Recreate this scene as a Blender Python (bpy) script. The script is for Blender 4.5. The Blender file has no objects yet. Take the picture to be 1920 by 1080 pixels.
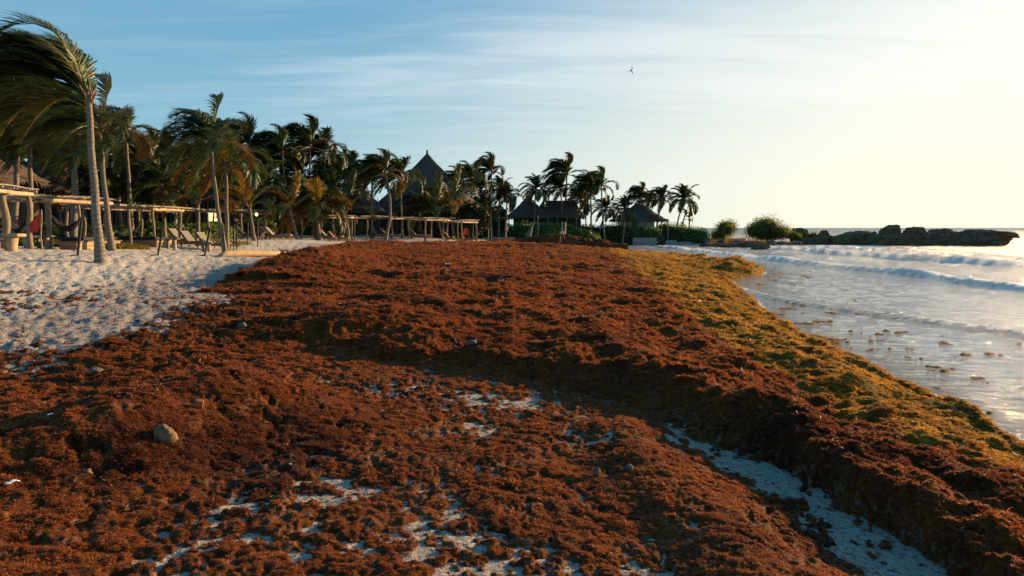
import bpy, math, random
import numpy as np
from mathutils import Vector

rad = math.radians
C = bpy.context.scene.collection
scene = bpy.context.scene
rng = np.random.default_rng(7)
random.seed(7)

# ------------------------------------------------------------------ camera
HC = 2.8
F = 1297.0
PITCH = math.atan(113 / F)
cam_d = bpy.data.cameras.new('camera')
cam_d.lens = 36 * F / 1920
cam_d.sensor_width = 36
cam_d.clip_start = 0.05
cam_d.clip_end = 40000
cam = bpy.data.objects.new('camera', cam_d)
C.objects.link(cam)
cam.location = (0, 0, HC)
cam.rotation_euler = (math.pi / 2 - PITCH, 0, 0)
scene.camera = cam

# ------------------------------------------------------------------ light
SUN_AZ, SUN_EL = 53.5, 11.5
world = bpy.data.worlds.new('World')
scene.world = world
world.use_nodes = True
SKY_STRENGTH = 0.0535
sun_d = bpy.data.lights.new('sun', 'SUN')
sun_d.energy = 5.0
sun_d.angle = rad(0.6)
sun_d.color = (1.0, 0.68, 0.36)
sun = bpy.data.objects.new('sun', sun_d)
C.objects.link(sun)
sdir = Vector((math.sin(rad(SUN_AZ)) * math.cos(rad(SUN_EL)), math.cos(rad(SUN_AZ)) * math.cos(rad(SUN_EL)), math.sin(rad(SUN_EL))))
sun.rotation_euler = sdir.to_track_quat('Z', 'Y').to_euler()
scene.view_settings.view_transform = 'Standard'
scene.view_settings.look = 'None'
scene.view_settings.exposure = 1.12
scene.view_settings.gamma = 1.0
scene.cycles.max_bounces = 6
scene.cycles.transparent_max_bounces = 8


class NT:
    """small helper around a node tree"""
    def __init__(s, tree):
        s.t = tree
        s.n = tree.nodes
        s.l = tree.links

    def new(s, kind, **kw):
        n = s.n.new(kind)
        for k, v in kw.items():
            if k in n.bl_rna.properties:
                setattr(n, k, v)
        return n

    def link(s, a, b):
        s.l.new(a, b)

    def sock(s, dst, v):
        if isinstance(v, bpy.types.NodeSocket):
            s.l.new(v, dst)
        elif isinstance(v, (tuple, list)) and len(v) == 3 and dst.type == 'RGBA':
            dst.default_value = (*v, 1)
        else:
            dst.default_value = v

    def math(s, op, a, b=0.0, c=0.0, clamp=False):
        n = s.n.new('ShaderNodeMath')
        n.operation = op
        n.use_clamp = clamp
        s.sock(n.inputs[0], a)
        s.sock(n.inputs[1], b)
        s.sock(n.inputs[2], c)
        return n.outputs[0]

    def mix(s, f, a, b, mode='MIX'):
        n = s.n.new('ShaderNodeMix')
        n.data_type = 'RGBA'
        n.blend_type = mode
        n.clamp_factor = True
        s.sock(n.inputs['Factor'], f)
        s.sock(n.inputs[6], a)
        s.sock(n.inputs[7], b)
        return n.outputs[2]

    def ramp(s, f, lo, hi, a=0.0, b=1.0, smooth=True):
        n = s.n.new('ShaderNodeMapRange')
        n.interpolation_type = 'SMOOTHSTEP' if smooth else 'LINEAR'
        s.sock(n.inputs['Value'], f)
        n.inputs['From Min'].default_value = lo
        n.inputs['From Max'].default_value = hi
        n.inputs['To Min'].default_value = a
        n.inputs['To Max'].default_value = b
        return n.outputs[0]

    def noise(s, vec, scale, detail=4, rough=0.55, dist=0.0):
        n = s.n.new('ShaderNodeTexNoise')
        if vec is not None:
            s.l.new(vec, n.inputs['Vector'])
        n.inputs['Scale'].default_value = scale
        n.inputs['Detail'].default_value = detail
        n.inputs['Roughness'].default_value = rough
        n.inputs['Distortion'].default_value = dist
        return n.outputs[0]

    def mapping(s, vec, scale=(1, 1, 1), rot=(0, 0, 0), loc=(0, 0, 0)):
        n = s.n.new('ShaderNodeMapping')
        s.l.new(vec, n.inputs['Vector'])
        n.inputs['Scale'].default_value = scale
        n.inputs['Rotation'].default_value = rot
        n.inputs['Location'].default_value = loc
        return n.outputs[0]


def build_world():
    w = NT(world.node_tree)
    w.n.clear()
    out = w.new('ShaderNodeOutputWorld')
    bg = w.new('ShaderNodeBackground')
    sky = w.new('ShaderNodeTexSky')
    sky.sky_type = 'NISHITA'
    sky.sun_disc = False
    sky.sun_elevation = rad(SUN_EL)
    sky.sun_rotation = rad(SUN_AZ)
    sky.air_density = 1.0
    sky.dust_density = 1.6
    sky.ozone_density = 2.2
    tc = w.new('ShaderNodeTexCoord')
    vec = tc.outputs['Generated']
    nrm = w.new('ShaderNodeVectorMath', operation='NORMALIZE')
    w.link(vec, nrm.inputs[0])
    v = nrm.outputs[0]
    # angle to the sun gives the wide bright veil of thin cirrus round it
    dot = w.new('ShaderNodeVectorMath', operation='DOT_PRODUCT')
    w.link(v, dot.inputs[0])
    dot.inputs[1].default_value = tuple(sdir)
    ang = w.math('ARCCOSINE', dot.outputs['Value'])
    sep = w.new('ShaderNodeSeparateXYZ')
    w.link(v, sep.inputs[0])
    z = sep.outputs['Z']
    ang2 = w.math('ADD', ang, w.math('MULTIPLY', w.math('MAXIMUM', w.math('SUBTRACT', z, 0.06), 0.0), 1.25))
    veil = w.ramp(ang2, 0.36, 1.45, 1.0, 0.0)
    veil2 = w.math('POWER', veil, 0.95)
    # horizon band
    hz = w.ramp(z, 0.0, 0.42, 1.0, 0.0, smooth=False)
    # cirrus on a high layer: project the direction onto a plane far above
    zc = w.math('MAXIMUM', z, 0.03)
    inv = w.math('DIVIDE', 1.0, w.math('ADD', zc, 0.12))
    sc = w.new('ShaderNodeVectorMath', operation='SCALE')
    w.link(v, sc.inputs[0])
    w.link(inv, sc.inputs['Scale'])
    p = w.mapping(sc.outputs[0], scale=(0.42, 1.1, 1.0), rot=(0, 0, rad(-5)), loc=(1.9, 0.3, 0))
    n1 = w.noise(p, 1.3, 5, 0.5, 0.4)
    p2 = w.mapping(sc.outputs[0], scale=(0.8, 4.2, 1.0), rot=(0, 0, rad(-12)), loc=(0.4, 3.1, 0))
    n2 = w.noise(p2, 1.5, 6, 0.52, 0.9)
    comb = w.math('ADD', w.math('MULTIPLY', n1, 0.55), w.math('MULTIPLY', n2, 0.45))
    band = w.math('MULTIPLY', w.ramp(z, 0.13, 0.20, 0.0, 1.0), w.ramp(z, 0.235, 0.285, 1.0, 0.0))
    band = w.math('MULTIPLY', band, w.ramp(ang, 0.7, 1.45, 1.0, 0.0))
    cl = w.ramp(w.math('ADD', comb, w.math('MULTIPLY', band, 0.18)), 0.46, 0.74)
    cl = w.math('MULTIPLY', cl, w.math('MULTIPLY', w.ramp(z, 0.05, 0.16, 0.0, 1.0), w.ramp(z, 0.24, 0.32, 1.0, 0.25)))
    side = w.ramp(ang, 0.65, 1.85, 1.0, 0.12)
    cl = w.math('MULTIPLY', cl, side)
    clear = w.mix(hz, (0.60, 2.75, 5.3), (3.3, 5.8, 6.6))
    base = w.mix(0.86, sky.outputs[0], clear)
    hot = w.mix(hz, (7.9, 8.6, 8.3), (9.3, 8.8, 7.1))
    base = w.mix(w.math('MULTIPLY', veil2, 0.97), base, hot)
    cloudcol = w.mix(veil, (6.4, 7.3, 7.8), (9.2, 9.1, 8.4))
    base = w.mix(w.math('MULTIPLY', cl, 0.60), base, cloudcol)
    w.link(base, bg.inputs['Color'])
    bg.inputs['Strength'].default_value = SKY_STRENGTH
    w.link(bg.outputs[0], out.inputs['Surface'])


build_world()

# ------------------------------------------------------------------ helpers
HORIZ = 427.0


def W(px, Y):
    """x of a thing at depth Y whose bearing is that of column px"""
    return (px - 960) / F * Y


def Z(py, Y):
    """height of a thing at depth Y seen at row py"""
    v = (540 - py) / F
    k = (-math.sin(PITCH) + v * math.cos(PITCH)) / (math.cos(PITCH) + v * math.sin(PITCH))
    return HC + k * Y


def P(px, py, z=0.0):
    """ground point at height z under a pixel"""
    v = (540 - py) / F
    dy = math.cos(PITCH) + v * math.sin(PITCH)
    dz = -math.sin(PITCH) + v * math.cos(PITCH)
    t = (z - HC) / dz
    return ((px - 960) / F * t, dy * t)


# --- vectorised noise
_perm = rng.permutation(1024)
_g = rng.uniform(0, 2 * math.pi, 1024)
_gx, _gy = np.cos(_g), np.sin(_g)


def _hash(ix, iy, s):
    return _perm[(_perm[(_perm[(ix + s * 37) & 1023] + iy) & 1023] + s * 101) & 1023]


def perlin(x, y, s=0):
    x = np.asarray(x, float)
    y = np.asarray(y, float)
    fx, fy = np.floor(x), np.floor(y)
    ix, iy = fx.astype(np.int64), fy.astype(np.int64)
    dx, dy = x - fx, y - fy
    u = dx * dx * dx * (dx * (dx * 6 - 15) + 10)
    v = dy * dy * dy * (dy * (dy * 6 - 15) + 10)

    def gr(a, b):
        h = _hash(ix + a, iy + b, s)
        return _gx[h] * (dx - a) + _gy[h] * (dy - b)
    n0 = gr(0, 0) * (1 - u) + gr(1, 0) * u
    n1 = gr(0, 1) * (1 - u) + gr(1, 1) * u
    return (n0 * (1 - v) + n1 * v) * 1.5


def fbm(x, y, s=0, oct=4, gain=0.5, lac=2.03):
    a, t, n = 1.0, 0.0, 0.0
    for i in range(oct):
        t = t + a * perlin(x, y, s + i)
        n += a
        x, y, a = x * lac + 3.1, y * lac + 1.7, a * gain
    return t / n


def billow(x, y, s=0, oct=3, gain=0.5):
    a, t, n = 1.0, 0.0, 0.0
    for i in range(oct):
        t = t + a * (1 - np.abs(perlin(x, y, s + i)) * 2.0)
        n += a
        x, y, a = x * 2.1 + 3.1, y * 2.1 + 1.7, a * gain
    return t / n


def sst(x, a, b):
    t = np.clip((x - a) / (b - a), 0, 1)
    return t * t * (3 - 2 * t)


def seg_dist(x, y, pts):
    """distance to a polyline and the parameter (index) of the nearest point"""
    best = np.full(np.shape(x), 1e9)
    par = np.zeros(np.shape(x))
    for i in range(len(pts) - 1):
        ax, ay = pts[i]
        bx, by = pts[i + 1]
        vx, vy = bx - ax, by - ay
        t = np.clip(((x - ax) * vx + (y - ay) * vy) / (vx * vx + vy * vy), 0, 1)
        d = np.hypot(x - ax - t * vx, y - ay - t * vy)
        m = d < best
        best = np.where(m, d, best)
        par = np.where(m, i + t, par)
    return best, par


def inside(x, y, poly):
    c = np.zeros(np.shape(x), bool)
    n = len(poly)
    for i in range(n):
        x1, y1 = poly[i]
        x2, y2 = poly[(i + 1) % n]
        if y1 == y2:
            continue
        c ^= ((y1 > y) != (y2 > y)) & (x < (x2 - x1) * (y - y1) / (y2 - y1) + x1)
    return c


def mesh_np(name, verts, faces=None, quads=None, tris=None, smooth=False, attrs=None):
    me = bpy.data.meshes.new(name)
    verts = np.asarray(verts, np.float32).reshape(-1, 3)
    if faces is not None:
        me.from_pydata(verts.tolist(), [], faces)
    else:
        q = np.zeros((0, 4), np.int32) if quads is None else np.asarray(quads, np.int32)
        t = np.zeros((0, 3), np.int32) if tris is None else np.asarray(tris, np.int32)
        me.vertices.add(len(verts))
        me.vertices.foreach_set('co', verts.ravel())
        me.loops.add(q.size + t.size)
        me.loops.foreach_set('vertex_index', np.concatenate([q.ravel(), t.ravel()]))
        me.polygons.add(len(q) + len(t))
        st = np.concatenate([np.arange(len(q)) * 4, q.size + np.arange(len(t)) * 3]).astype(np.int32)
        me.polygons.foreach_set('loop_start', st)
        me.update(calc_edges=True)
    if attrs:
        for k, a in attrs.items():
            at = me.attributes.new(k, 'FLOAT', 'POINT')
            at.data.foreach_set('value', np.asarray(a, np.float32).ravel())
    if smooth:
        me.polygons.foreach_set('use_smooth', np.ones(len(me.polygons), bool))
    me.update()
    return me


def link(name, me, mat=None, parent=None, loc=None):
    o = bpy.data.objects.new(name, me)
    C.objects.link(o)
    if mat is not None and me is not None and len(me.materials) == 0:
        me.materials.append(mat)
    if parent is not None:
        o.parent = parent
    if loc is not None:
        o.location = loc
    return o


def tag(o, label, cat, group=None, kind=None):
    if label:
        o['label'] = label
    if cat:
        o['category'] = cat
    if group:
        o['group'] = group
    if kind:
        o['kind'] = kind
    return o


def empty(name, loc, label, cat, group=None, rz=0.0):
    o = bpy.data.objects.new(name, None)
    C.objects.link(o)
    o.location = loc
    o.rotation_euler = (0, 0, rz)
    o.empty_display_size = 0.1
    return tag(o, label, cat, group)


class MB:
    """collects verts and faces for one mesh"""
    def __init__(s):
        s.v = []
        s.f = []

    def add(s, v, f):
        n = len(s.v)
        s.v += [tuple(p) for p in v]
        s.f += [tuple(i + n for i in q) for q in f]
        return s

    def tube(s, pts, r, n=8, rough=0.0, cap=True):
        pts = [Vector(p) for p in pts]
        rs = r if isinstance(r, (list, tuple, np.ndarray)) else [r] * len(pts)
        v, f = [], []
        prev = None
        for i, p in enumerate(pts):
            a = pts[max(i - 1, 0)]
            b = pts[min(i + 1, len(pts) - 1)]
            d = (b - a).normalized()
            if prev is None:
                ref = Vector((1, 0, 0)) if abs(d.x) < 0.8 else Vector((0, 1, 0))
                u = d.cross(ref).normalized()
            else:
                u = (prev - d * prev.dot(d)).normalized()
            prev = u
            w = d.cross(u)
            for k in range(n):
                t = 2 * math.pi * k / n
                rr = rs[i] * (1 + random.uniform(-rough, rough))
                v.append(p + (u * math.cos(t) + w * math.sin(t)) * rr)
        for i in range(len(pts) - 1):
            for k in range(n):
                k2 = (k + 1) % n
                f.append((i * n + k, i * n + k2, (i + 1) * n + k2, (i + 1) * n + k))
        if cap:
            f.append(tuple(range(n - 1, -1, -1)))
            f.append(tuple((len(pts) - 1) * n + k for k in range(n)))
        return s.add(v, f)

    def box(s, c, size, rz=0.0, ry=0.0, bev=0.0):
        cx, cy, cz = c
        hx, hy, hz = size[0] / 2, size[1] / 2, size[2] / 2
        b = min(bev, hx * .9, hy * .9, hz * .9)
        pts = []
        if b > 0:
            rings = [(-hz, b), (-hz + b, 0), (hz - b, 0), (hz, b)]
        else:
            rings = [(-hz, 0), (hz, 0)]
        for zz, i in rings:
            if b > 0:
                ring = [(-hx + i + b * (i == 0), -hy + i), (hx - i - b * (i == 0), -hy + i), (hx - i, -hy + i + b * (i == 0)),
                        (hx - i, hy - i - b * (i == 0)), (hx - i - b * (i == 0), hy - i), (-hx + i + b * (i == 0), hy - i),
                        (-hx + i, hy - i - b * (i == 0)), (-hx + i, -hy + i + b * (i == 0))]
            else:
                ring = [(-hx, -hy), (hx, -hy), (hx, hy), (-hx, hy)]
            pts += [(x, y, zz) for x, y in ring]
        m = len(pts) // len(rings)
        f = []
        for r in range(len(rings) - 1):
            for k in range(m):
                k2 = (k + 1) % m
                f.append((r * m + k, r * m + k2, (r + 1) * m + k2, (r + 1) * m + k))
        if b > 0:
            f.append((6, 4, 2, 0))
            o = (len(rings) - 1) * m
            f.append((o, o + 2, o + 4, o + 6))
            # close slivers left by the doubled corner verts
            for a_, b_, c_ in ((0, 1, 2), (2, 3, 4), (4, 5, 6), (6, 7, 0)):
                f.append((a_, c_, b_))
                f.append((o + a_, o + b_, o + c_))
        else:
            f.append((3, 2, 1, 0))
            f.append((4, 5, 6, 7))
        out = []
        cy_, sy_ = math.cos(ry), math.sin(ry)
        cz_, sz_ = math.cos(rz), math.sin(rz)
        for x, y, z in pts:
            x, z = x * cy_ + z * sy_, -x * sy_ + z * cy_
            x, y = x * cz_ - y * sz_, x * sz_ + y * cz_
            out.append((x + cx, y + cy, z + cz))
        return s.add(out, f)

    def build(s, name, mat, parent=None, smooth=False, loc=None):
        me = bpy.data.meshes.new(name)
        me.from_pydata(s.v, [], s.f)
        if smooth:
            me.polygons.foreach_set('use_smooth', np.ones(len(me.polygons), bool))
        me.update()
        return link(name, me, mat, parent, loc)


# ------------------------------------------------------------------ materials
def mat_new(name):
    m = bpy.data.materials.new(name)
    m.use_nodes = True
    t = NT(m.node_tree)
    t.n.clear()
    out = t.new('ShaderNodeOutputMaterial')
    return m, t, out


def principled(t, color, rough=0.8, spec=0.3, normal=None):
    b = t.new('ShaderNodeBsdfPrincipled')
    t.sock(b.inputs['Base Color'], color)
    t.sock(b.inputs['Roughness'], rough)
    t.sock(b.inputs['Specular IOR Level'], spec)
    if normal is not None:
        t.link(normal, b.inputs['Normal'])
    return b


def bump(t, h, dist=0.02, strength=1.0):
    b = t.new('ShaderNodeBump')
    b.inputs['Distance'].default_value = dist
    b.inputs['Strength'].default_value = strength
    t.link(h, b.inputs['Height'])
    return b.outputs[0]


def attr(t, name):
    a = t.new('ShaderNodeAttribute')
    a.attribute_name = name
    return a.outputs['Fac']


def objcoord(t):
    return t.new('ShaderNodeTexCoord').outputs['Object']


def worldpos(t):
    return t.new('ShaderNodeNewGeometry').outputs['Position']


def m_sand():
    m, t, out = mat_new('beach_sand')
    p = worldpos(t)
    n1 = t.noise(p, 0.6, 3)
    n2 = t.noise(p, 9.0, 5, 0.65)
    n3 = t.noise(p, 60.0, 3, 0.7)
    col = t.mix(n1, (0.54, 0.45, 0.345), (0.63, 0.53, 0.41))
    col = t.mix(t.ramp(n2, 0.42, 0.7), col, (0.50, 0.42, 0.34))
    deb = t.ramp(t.noise(p, 22.0, 5, 0.8), 0.50, 0.62)
    near = attr(t, 'debris')
    col = t.mix(t.math('MULTIPLY', near, 0.90), col, (0.31, 0.265, 0.22))
    col = t.mix(t.math('MULTIPLY', deb, near), col, (0.10, 0.045, 0.025))
    n4 = t.noise(p, 3.2, 3, 0.6)
    h = t.math('ADD', t.math('MULTIPLY', n2, 1.0), t.math('MULTIPLY', n3, 0.25))
    h = t.math('ADD', h, t.math('MULTIPLY', n4, 2.2))
    n = bump(t, h, 0.07, 0.9)
    b = principled(t, col, 0.95, 0.15, n)
    t.link(b.outputs[0], out.inputs[0])
    return m


def weed_color(t, p, fresh):
    n0 = t.noise(p, 0.45, 4, 0.6)
    n1 = t.noise(p, 2.2, 4, 0.65)
    n2 = t.noise(p, 24.0, 3, 0.7)
    brown = t.mix(t.ramp(n1, 0.35, 0.65), (0.135, 0.037, 0.012), (0.250, 0.076, 0.018))
    brown = t.mix(t.ramp(n2, 0.4, 0.75), brown, (0.37, 0.130, 0.026))
    brown = t.mix(t.ramp(n0, 0.50, 0.68, 0.0, 0.75), brown, (0.075, 0.022, 0.011))  # darker weed patches, their tone deepened to stand for shadow as well
    gold = t.mix(t.ramp(n1, 0.35, 0.65), (0.18, 0.098, 0.017), (0.46, 0.250, 0.030))
    gold = t.mix(t.ramp(n2, 0.4, 0.75), gold, (0.52, 0.31, 0.050))
    f = t.math('ADD', fresh, t.math('MULTIPLY', t.math('SUBTRACT', t.noise(p, 1.6, 6, 0.72), 0.5), 2.1))
    return t.mix(t.ramp(f, 0.30, 0.80), brown, gold)


def m_weed():
    m, t, out = mat_new('sargassum_mat')
    p = worldpos(t)
    col = t.mix(1.0, weed_color(t, p, attr(t, 'fresh')), (0.58, 0.54, 0.52), 'MULTIPLY')  # mat colour darkened to paint in the shade beneath the sprigs
    sandy = t.math('MULTIPLY', t.math('MULTIPLY', attr(t, 'sandy'), 0.6), t.ramp(t.noise(p, 14.0, 4, 0.7), 0.48, 0.62))
    col = t.mix(sandy, col, (0.46, 0.39, 0.32))
    h = t.math('ADD', t.noise(p, 28.0, 4, 0.7), t.math('MULTIPLY', t.noise(p, 90.0, 2, 0.6), 0.35))
    n = bump(t, h, 0.05, 1.0)
    b = principled(t, col, 0.95, 0.06, n)
    t.link(b.outputs[0], out.inputs[0])
    return m


def m_tuft():
    m, t, out = mat_new('sargassum_tuft')
    p = worldpos(t)
    a = t.new('ShaderNodeAttribute')
    a.attribute_name = 'fresh'
    a.attribute_type = 'INSTANCER'
    col = weed_color(t, p, a.outputs['Fac'])
    b = principled(t, col, 0.6, 0.3)
    tr = t.new('ShaderNodeBsdfTranslucent')
    t.link(t.mix(1.0, col, (1.6, 1.3, 0.8), 'MULTIPLY'), tr.inputs['Color'])
    mx = t.new('ShaderNodeMixShader')
    mx.inputs[0].default_value = 0.36
    t.link(b.outputs[0], mx.inputs[1])
    t.link(tr.outputs[0], mx.inputs[2])
    t.link(mx.outputs[0], out.inputs[0])
    return m


def m_leaf(name, base=None, trans=0.3, var=0.35, rough=0.5):
    """leaf material; without a base colour it takes the object's own colour"""
    m, t, out = mat_new(name)
    if base is None:
        oi = t.new('ShaderNodeObjectInfo')
        base = oi.outputs['Color']
    p = worldpos(t)
    n = t.noise(p, 3.0, 3, 0.7)
    bright = t.mix(1.0, base, (1.7, 1.45, 1.0), 'MULTIPLY')
    dark = t.mix(1.0, base, (1 - var, 1 - var, 1 - var), 'MULTIPLY')
    col = t.mix(t.ramp(n, 0.3, 0.7), dark, bright)
    b = principled(t, col, rough, 0.35)
    tr = t.new('ShaderNodeBsdfTranslucent')
    t.link(t.mix(1.0, col, (1.3, 1.4, 0.6), 'MULTIPLY'), tr.inputs['Color'])
    mx = t.new('ShaderNodeMixShader')
    mx.inputs[0].default_value = trans
    t.link(b.outputs[0], mx.inputs[1])
    t.link(tr.outputs[0], mx.inputs[2])
    t.link(mx.outputs[0], out.inputs[0])
    return m


def m_rough(name, c1, c2, scale=6.0, stretch=(1, 1, 1), bd=0.02, rough=0.85, c3=None, spec=0.25):
    m, t, out = mat_new(name)
    p = t.mapping(objcoord(t), scale=stretch)
    n1 = t.noise(p, scale, 5, 0.65)
    n2 = t.noise(p, scale * 5, 3, 0.7)
    col = t.mix(t.ramp(n1, 0.35, 0.65), c1, c2)
    if c3 is not None:
        col = t.mix(t.ramp(n2, 0.55, 0.7), col, c3)
    n = bump(t, t.math('ADD', n1, t.math('MULTIPLY', n2, 0.4)), bd, 0.9)
    b = principled(t, col, rough, spec, n)
    t.link(b.outputs[0], out.inputs[0])
    return m


def m_bark():
    m, t, out = mat_new('palm_bark')
    oc = objcoord(t)
    sep = t.new('ShaderNodeSeparateXYZ')
    t.link(oc, sep.inputs[0])
    wob = t.noise(oc, 4.0, 3)
    zz = t.math('ADD', sep.outputs['Z'], t.math('MULTIPLY', wob, 0.10))
    ring = t.math('FRACT', t.math('MULTIPLY', zz, 7.0))
    dark = t.ramp(ring, 0.78, 0.97)
    n = t.noise(oc, 14.0, 5, 0.7)
    col = t.mix(t.ramp(n, 0.3, 0.7), (0.13, 0.105, 0.082), (0.27, 0.22, 0.165))
    col = t.mix(t.math('MULTIPLY', dark, 0.6), col, (0.10, 0.075, 0.055))
    blot = t.ramp(t.noise(oc, 1.6, 3, 0.5), 0.60, 0.68)
    col = t.mix(t.math('MULTIPLY', blot, 0.45), col, (0.12, 0.095, 0.075))
    h = t.math('SUBTRACT', n, dark)
    b = principled(t, col, 0.9, 0.15, bump(t, h, 0.03, 0.8))
    t.link(b.outputs[0], out.inputs[0])
    return m


def m_thatch():
    m, t, out = mat_new('thatch')
    oc = objcoord(t)
    p = t.mapping(oc, scale=(9, 9, 0.7))
    n = t.noise(p, 2.2, 5, 0.75)
    n2 = t.noise(oc, 0.7, 3)
    sep = t.new('ShaderNodeSeparateXYZ')
    t.link(oc, sep.inputs[0])
    lay = t.math('FRACT', t.math('ADD', t.math('MULTIPLY', sep.outputs['Z'], 1.9), t.math('MULTIPLY', n2, 0.6)))
    col = t.mix(t.ramp(n, 0.35, 0.68), (0.060, 0.046, 0.037), (0.155, 0.118, 0.088))
    col = t.mix(t.ramp(n2, 0.45, 0.7), col, (0.11, 0.072, 0.045))
    h = t.math('ADD', n, t.math('MULTIPLY', lay, 0.6))
    b = principled(t, col, 0.95, 0.1, bump(t, h, 0.10, 1.0))
    t.link(b.outputs[0], out.inputs[0])
    return m


def m_water():
    m, t, out = mat_new('sea_water')
    p = worldpos(t)
    dist = attr(t, 'dist')
    foam = attr(t, 'foam')
    shal = attr(t, 'shallow')
    pm = t.mapping(p, scale=(0.85, 2.1, 1.0), rot=(0, 0, rad(8)))
    r1 = t.noise(pm, 1.5, 6, 0.62, 0.4)
    pm2 = t.mapping(p, scale=(0.5, 0.12, 1.0))
    r2 = t.noise(pm2, 1.0, 4, 0.6)
    far = t.ramp(dist, 15.0, 500.0)
    h = t.math('ADD', t.math('MULTIPLY', r1, t.ramp(dist, 5, 120, 0.22, 0.7)), t.math('MULTIPLY', r2, t.ramp(dist, 10, 150, 0.0, 2.4)))
    n = bump(t, h, 1.0, 0.95)
    deep = (0.055, 0.085, 0.080)
    milky = t.mix(shal, deep, (0.40, 0.38, 0.345))
    cloudy = t.noise(t.mapping(p, scale=(0.35, 0.1, 1)), 2.0, 4, 0.6)
    milky = t.mix(t.math('MULTIPLY', t.ramp(cloudy, 0.45, 0.7), 0.35), milky, (0.26, 0.25, 0.235))
    milky = t.mix(attr(t, 'stain'), milky, (0.20, 0.125, 0.060))
    b = principled(t, milky, t.ramp(dist, 5, 200, 0.07, 0.28), 0.5, n)
    b.inputs['IOR'].default_value = 1.333
    # foam broken up into cells
    v = t.new('ShaderNodeTexVoronoi')
    v.feature = 'DISTANCE_TO_EDGE'
    wv = t.new('ShaderNodeVectorMath', operation='ADD')
    t.link(p, wv.inputs[0])
    nz = t.new('ShaderNodeTexNoise')
    t.link(p, nz.inputs['Vector'])
    nz.inputs['Scale'].default_value = 1.6
    t.link(nz.outputs['Color'], wv.inputs[1])
    t.link(wv.outputs[0], v.inputs['Vector'])
    v.inputs['Scale'].default_value = 2.2
    lace = t.ramp(v.outputs['Distance'], 0.0, 0.25, 0.55, 0.0)
    fn = t.noise(p, 3.5, 6, 0.7)
    f = t.math('ADD', t.math('MULTIPLY', foam, 1.5), t.math('ADD', t.math('MULTIPLY', fn, 0.9), lace))
    f = t.ramp(f, 1.02, 1.45)
    fb = principled(t, (0.76, 0.70, 0.62), 0.7, 0.3, bump(t, t.noise(p, 9.0, 5, 0.75), 0.10, 1.0))
    mx = t.new('ShaderNodeMixShader')
    t.link(f, mx.inputs[0])
    t.link(b.outputs[0], mx.inputs[1])
    t.link(fb.outputs[0], mx.inputs[2])
    t.link(mx.outputs[0], out.inputs[0])
    return m


M = {}
M['sand'] = m_sand()
M['weed'] = m_weed()
M['tuft'] = m_tuft()
M['bark'] = m_bark()
M['frond'] = m_leaf('palm_frond', None, 0.22, 0.35, 0.5)
M['thatch'] = m_thatch()
M['water'] = m_water()
M['hedge'] = m_leaf('hedge_leaves', (0.115, 0.175, 0.036), 0.42, 0.35, 0.5)
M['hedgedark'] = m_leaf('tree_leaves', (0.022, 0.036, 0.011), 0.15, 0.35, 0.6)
M['bush'] = m_leaf('bush_leaves', (0.145, 0.160, 0.042), 0.42, 0.35, 0.6)
M['lily'] = m_leaf('ground_plants', (0.16, 0.14, 0.035), 0.35, 0.45, 0.5)
M['core'] = m_rough('twiggy_shade', (0.012, 0.016, 0.008), (0.022, 0.028, 0.012), 8)  # near-black inner shell: shade between the leaves put into its colour
M['post'] = m_rough('weathered_post', (0.17, 0.12, 0.075), (0.27, 0.20, 0.13), 5, (4, 4, 0.8), 0.02, 0.85, (0.12, 0.085, 0.06))
M['beam'] = m_rough('pale_beam', (0.36, 0.25, 0.14), (0.50, 0.37, 0.22), 4, (2, 2, 2), 0.02, 0.8, (0.25, 0.17, 0.10))
M['stick'] = m_rough('grey_stick', (0.20, 0.155, 0.12), (0.36, 0.29, 0.23), 6, (2, 2, 2), 0.01, 0.9)
M['board'] = m_rough('deck_board', (0.20, 0.11, 0.055), (0.34, 0.19, 0.09), 3, (1, 6, 6), 0.005, 0.75)
M['stump'] = m_rough('cut_stump', (0.30, 0.21, 0.125), (0.42, 0.31, 0.19), 4, (3, 3, 0.7), 0.01, 0.8)
M['black'] = m_rough('black_paint', (0.012, 0.012, 0.012), (0.022, 0.020, 0.018), 10, (1, 1, 1), 0.003, 0.6)
M['net'] = m_rough('black_netting', (0.008, 0.008, 0.010), (0.018, 0.018, 0.022), 30, (1, 1, 1), 0.01, 0.9)
M['canvas'] = m_rough('beige_canvas', (0.20, 0.165, 0.125), (0.27, 0.225, 0.175), 12, (1, 1, 1), 0.003, 0.9)
M['red'] = m_leaf('red_cloth', (0.36, 0.062, 0.045), 0.25, 0.15, 0.8)
M['rock'] = m_rough('dark_reef_rock', (0.085, 0.045, 0.020), (0.24, 0.145, 0.070), 1.3, (1, 1, 2.6), 0.35, 0.95, (0.28, 0.20, 0.12))
M['boulder'] = m_rough('pale_boulder', (0.10, 0.085, 0.070), (0.18, 0.155, 0.13), 6.0, (1, 1, 1), 0.05, 0.95)
M['gold_rock'] = m_rough('ochre_rock', (0.13, 0.070, 0.028), (0.27, 0.16, 0.070), 16, (1, 1, 1), 0.02, 0.95, (0.16, 0.10, 0.06))
M['brick'] = m_rough('orange_clay', (0.24, 0.075, 0.024), (0.34, 0.11, 0.034), 12, (1, 1, 1), 0.006, 0.9)
M['stone'] = m_rough('wall_stone', (0.30, 0.27, 0.24), (0.46, 0.42, 0.38), 1.3, (1, 1, 1), 0.03, 0.95)
M['mortar'] = m_rough('wall_mortar', (0.12, 0.105, 0.09), (0.17, 0.15, 0.13), 3, (1, 1, 1), 0.02, 0.95)
M['render'] = m_rough('white_render', (0.56, 0.52, 0.45), (0.64, 0.60, 0.53), 1.5, (1, 1, 1), 0.004, 0.9)
M['dark'] = m_rough('dark_timber', (0.035, 0.028, 0.022), (0.065, 0.052, 0.040), 4, (4, 4, 0.6), 0.01, 0.85)
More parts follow.
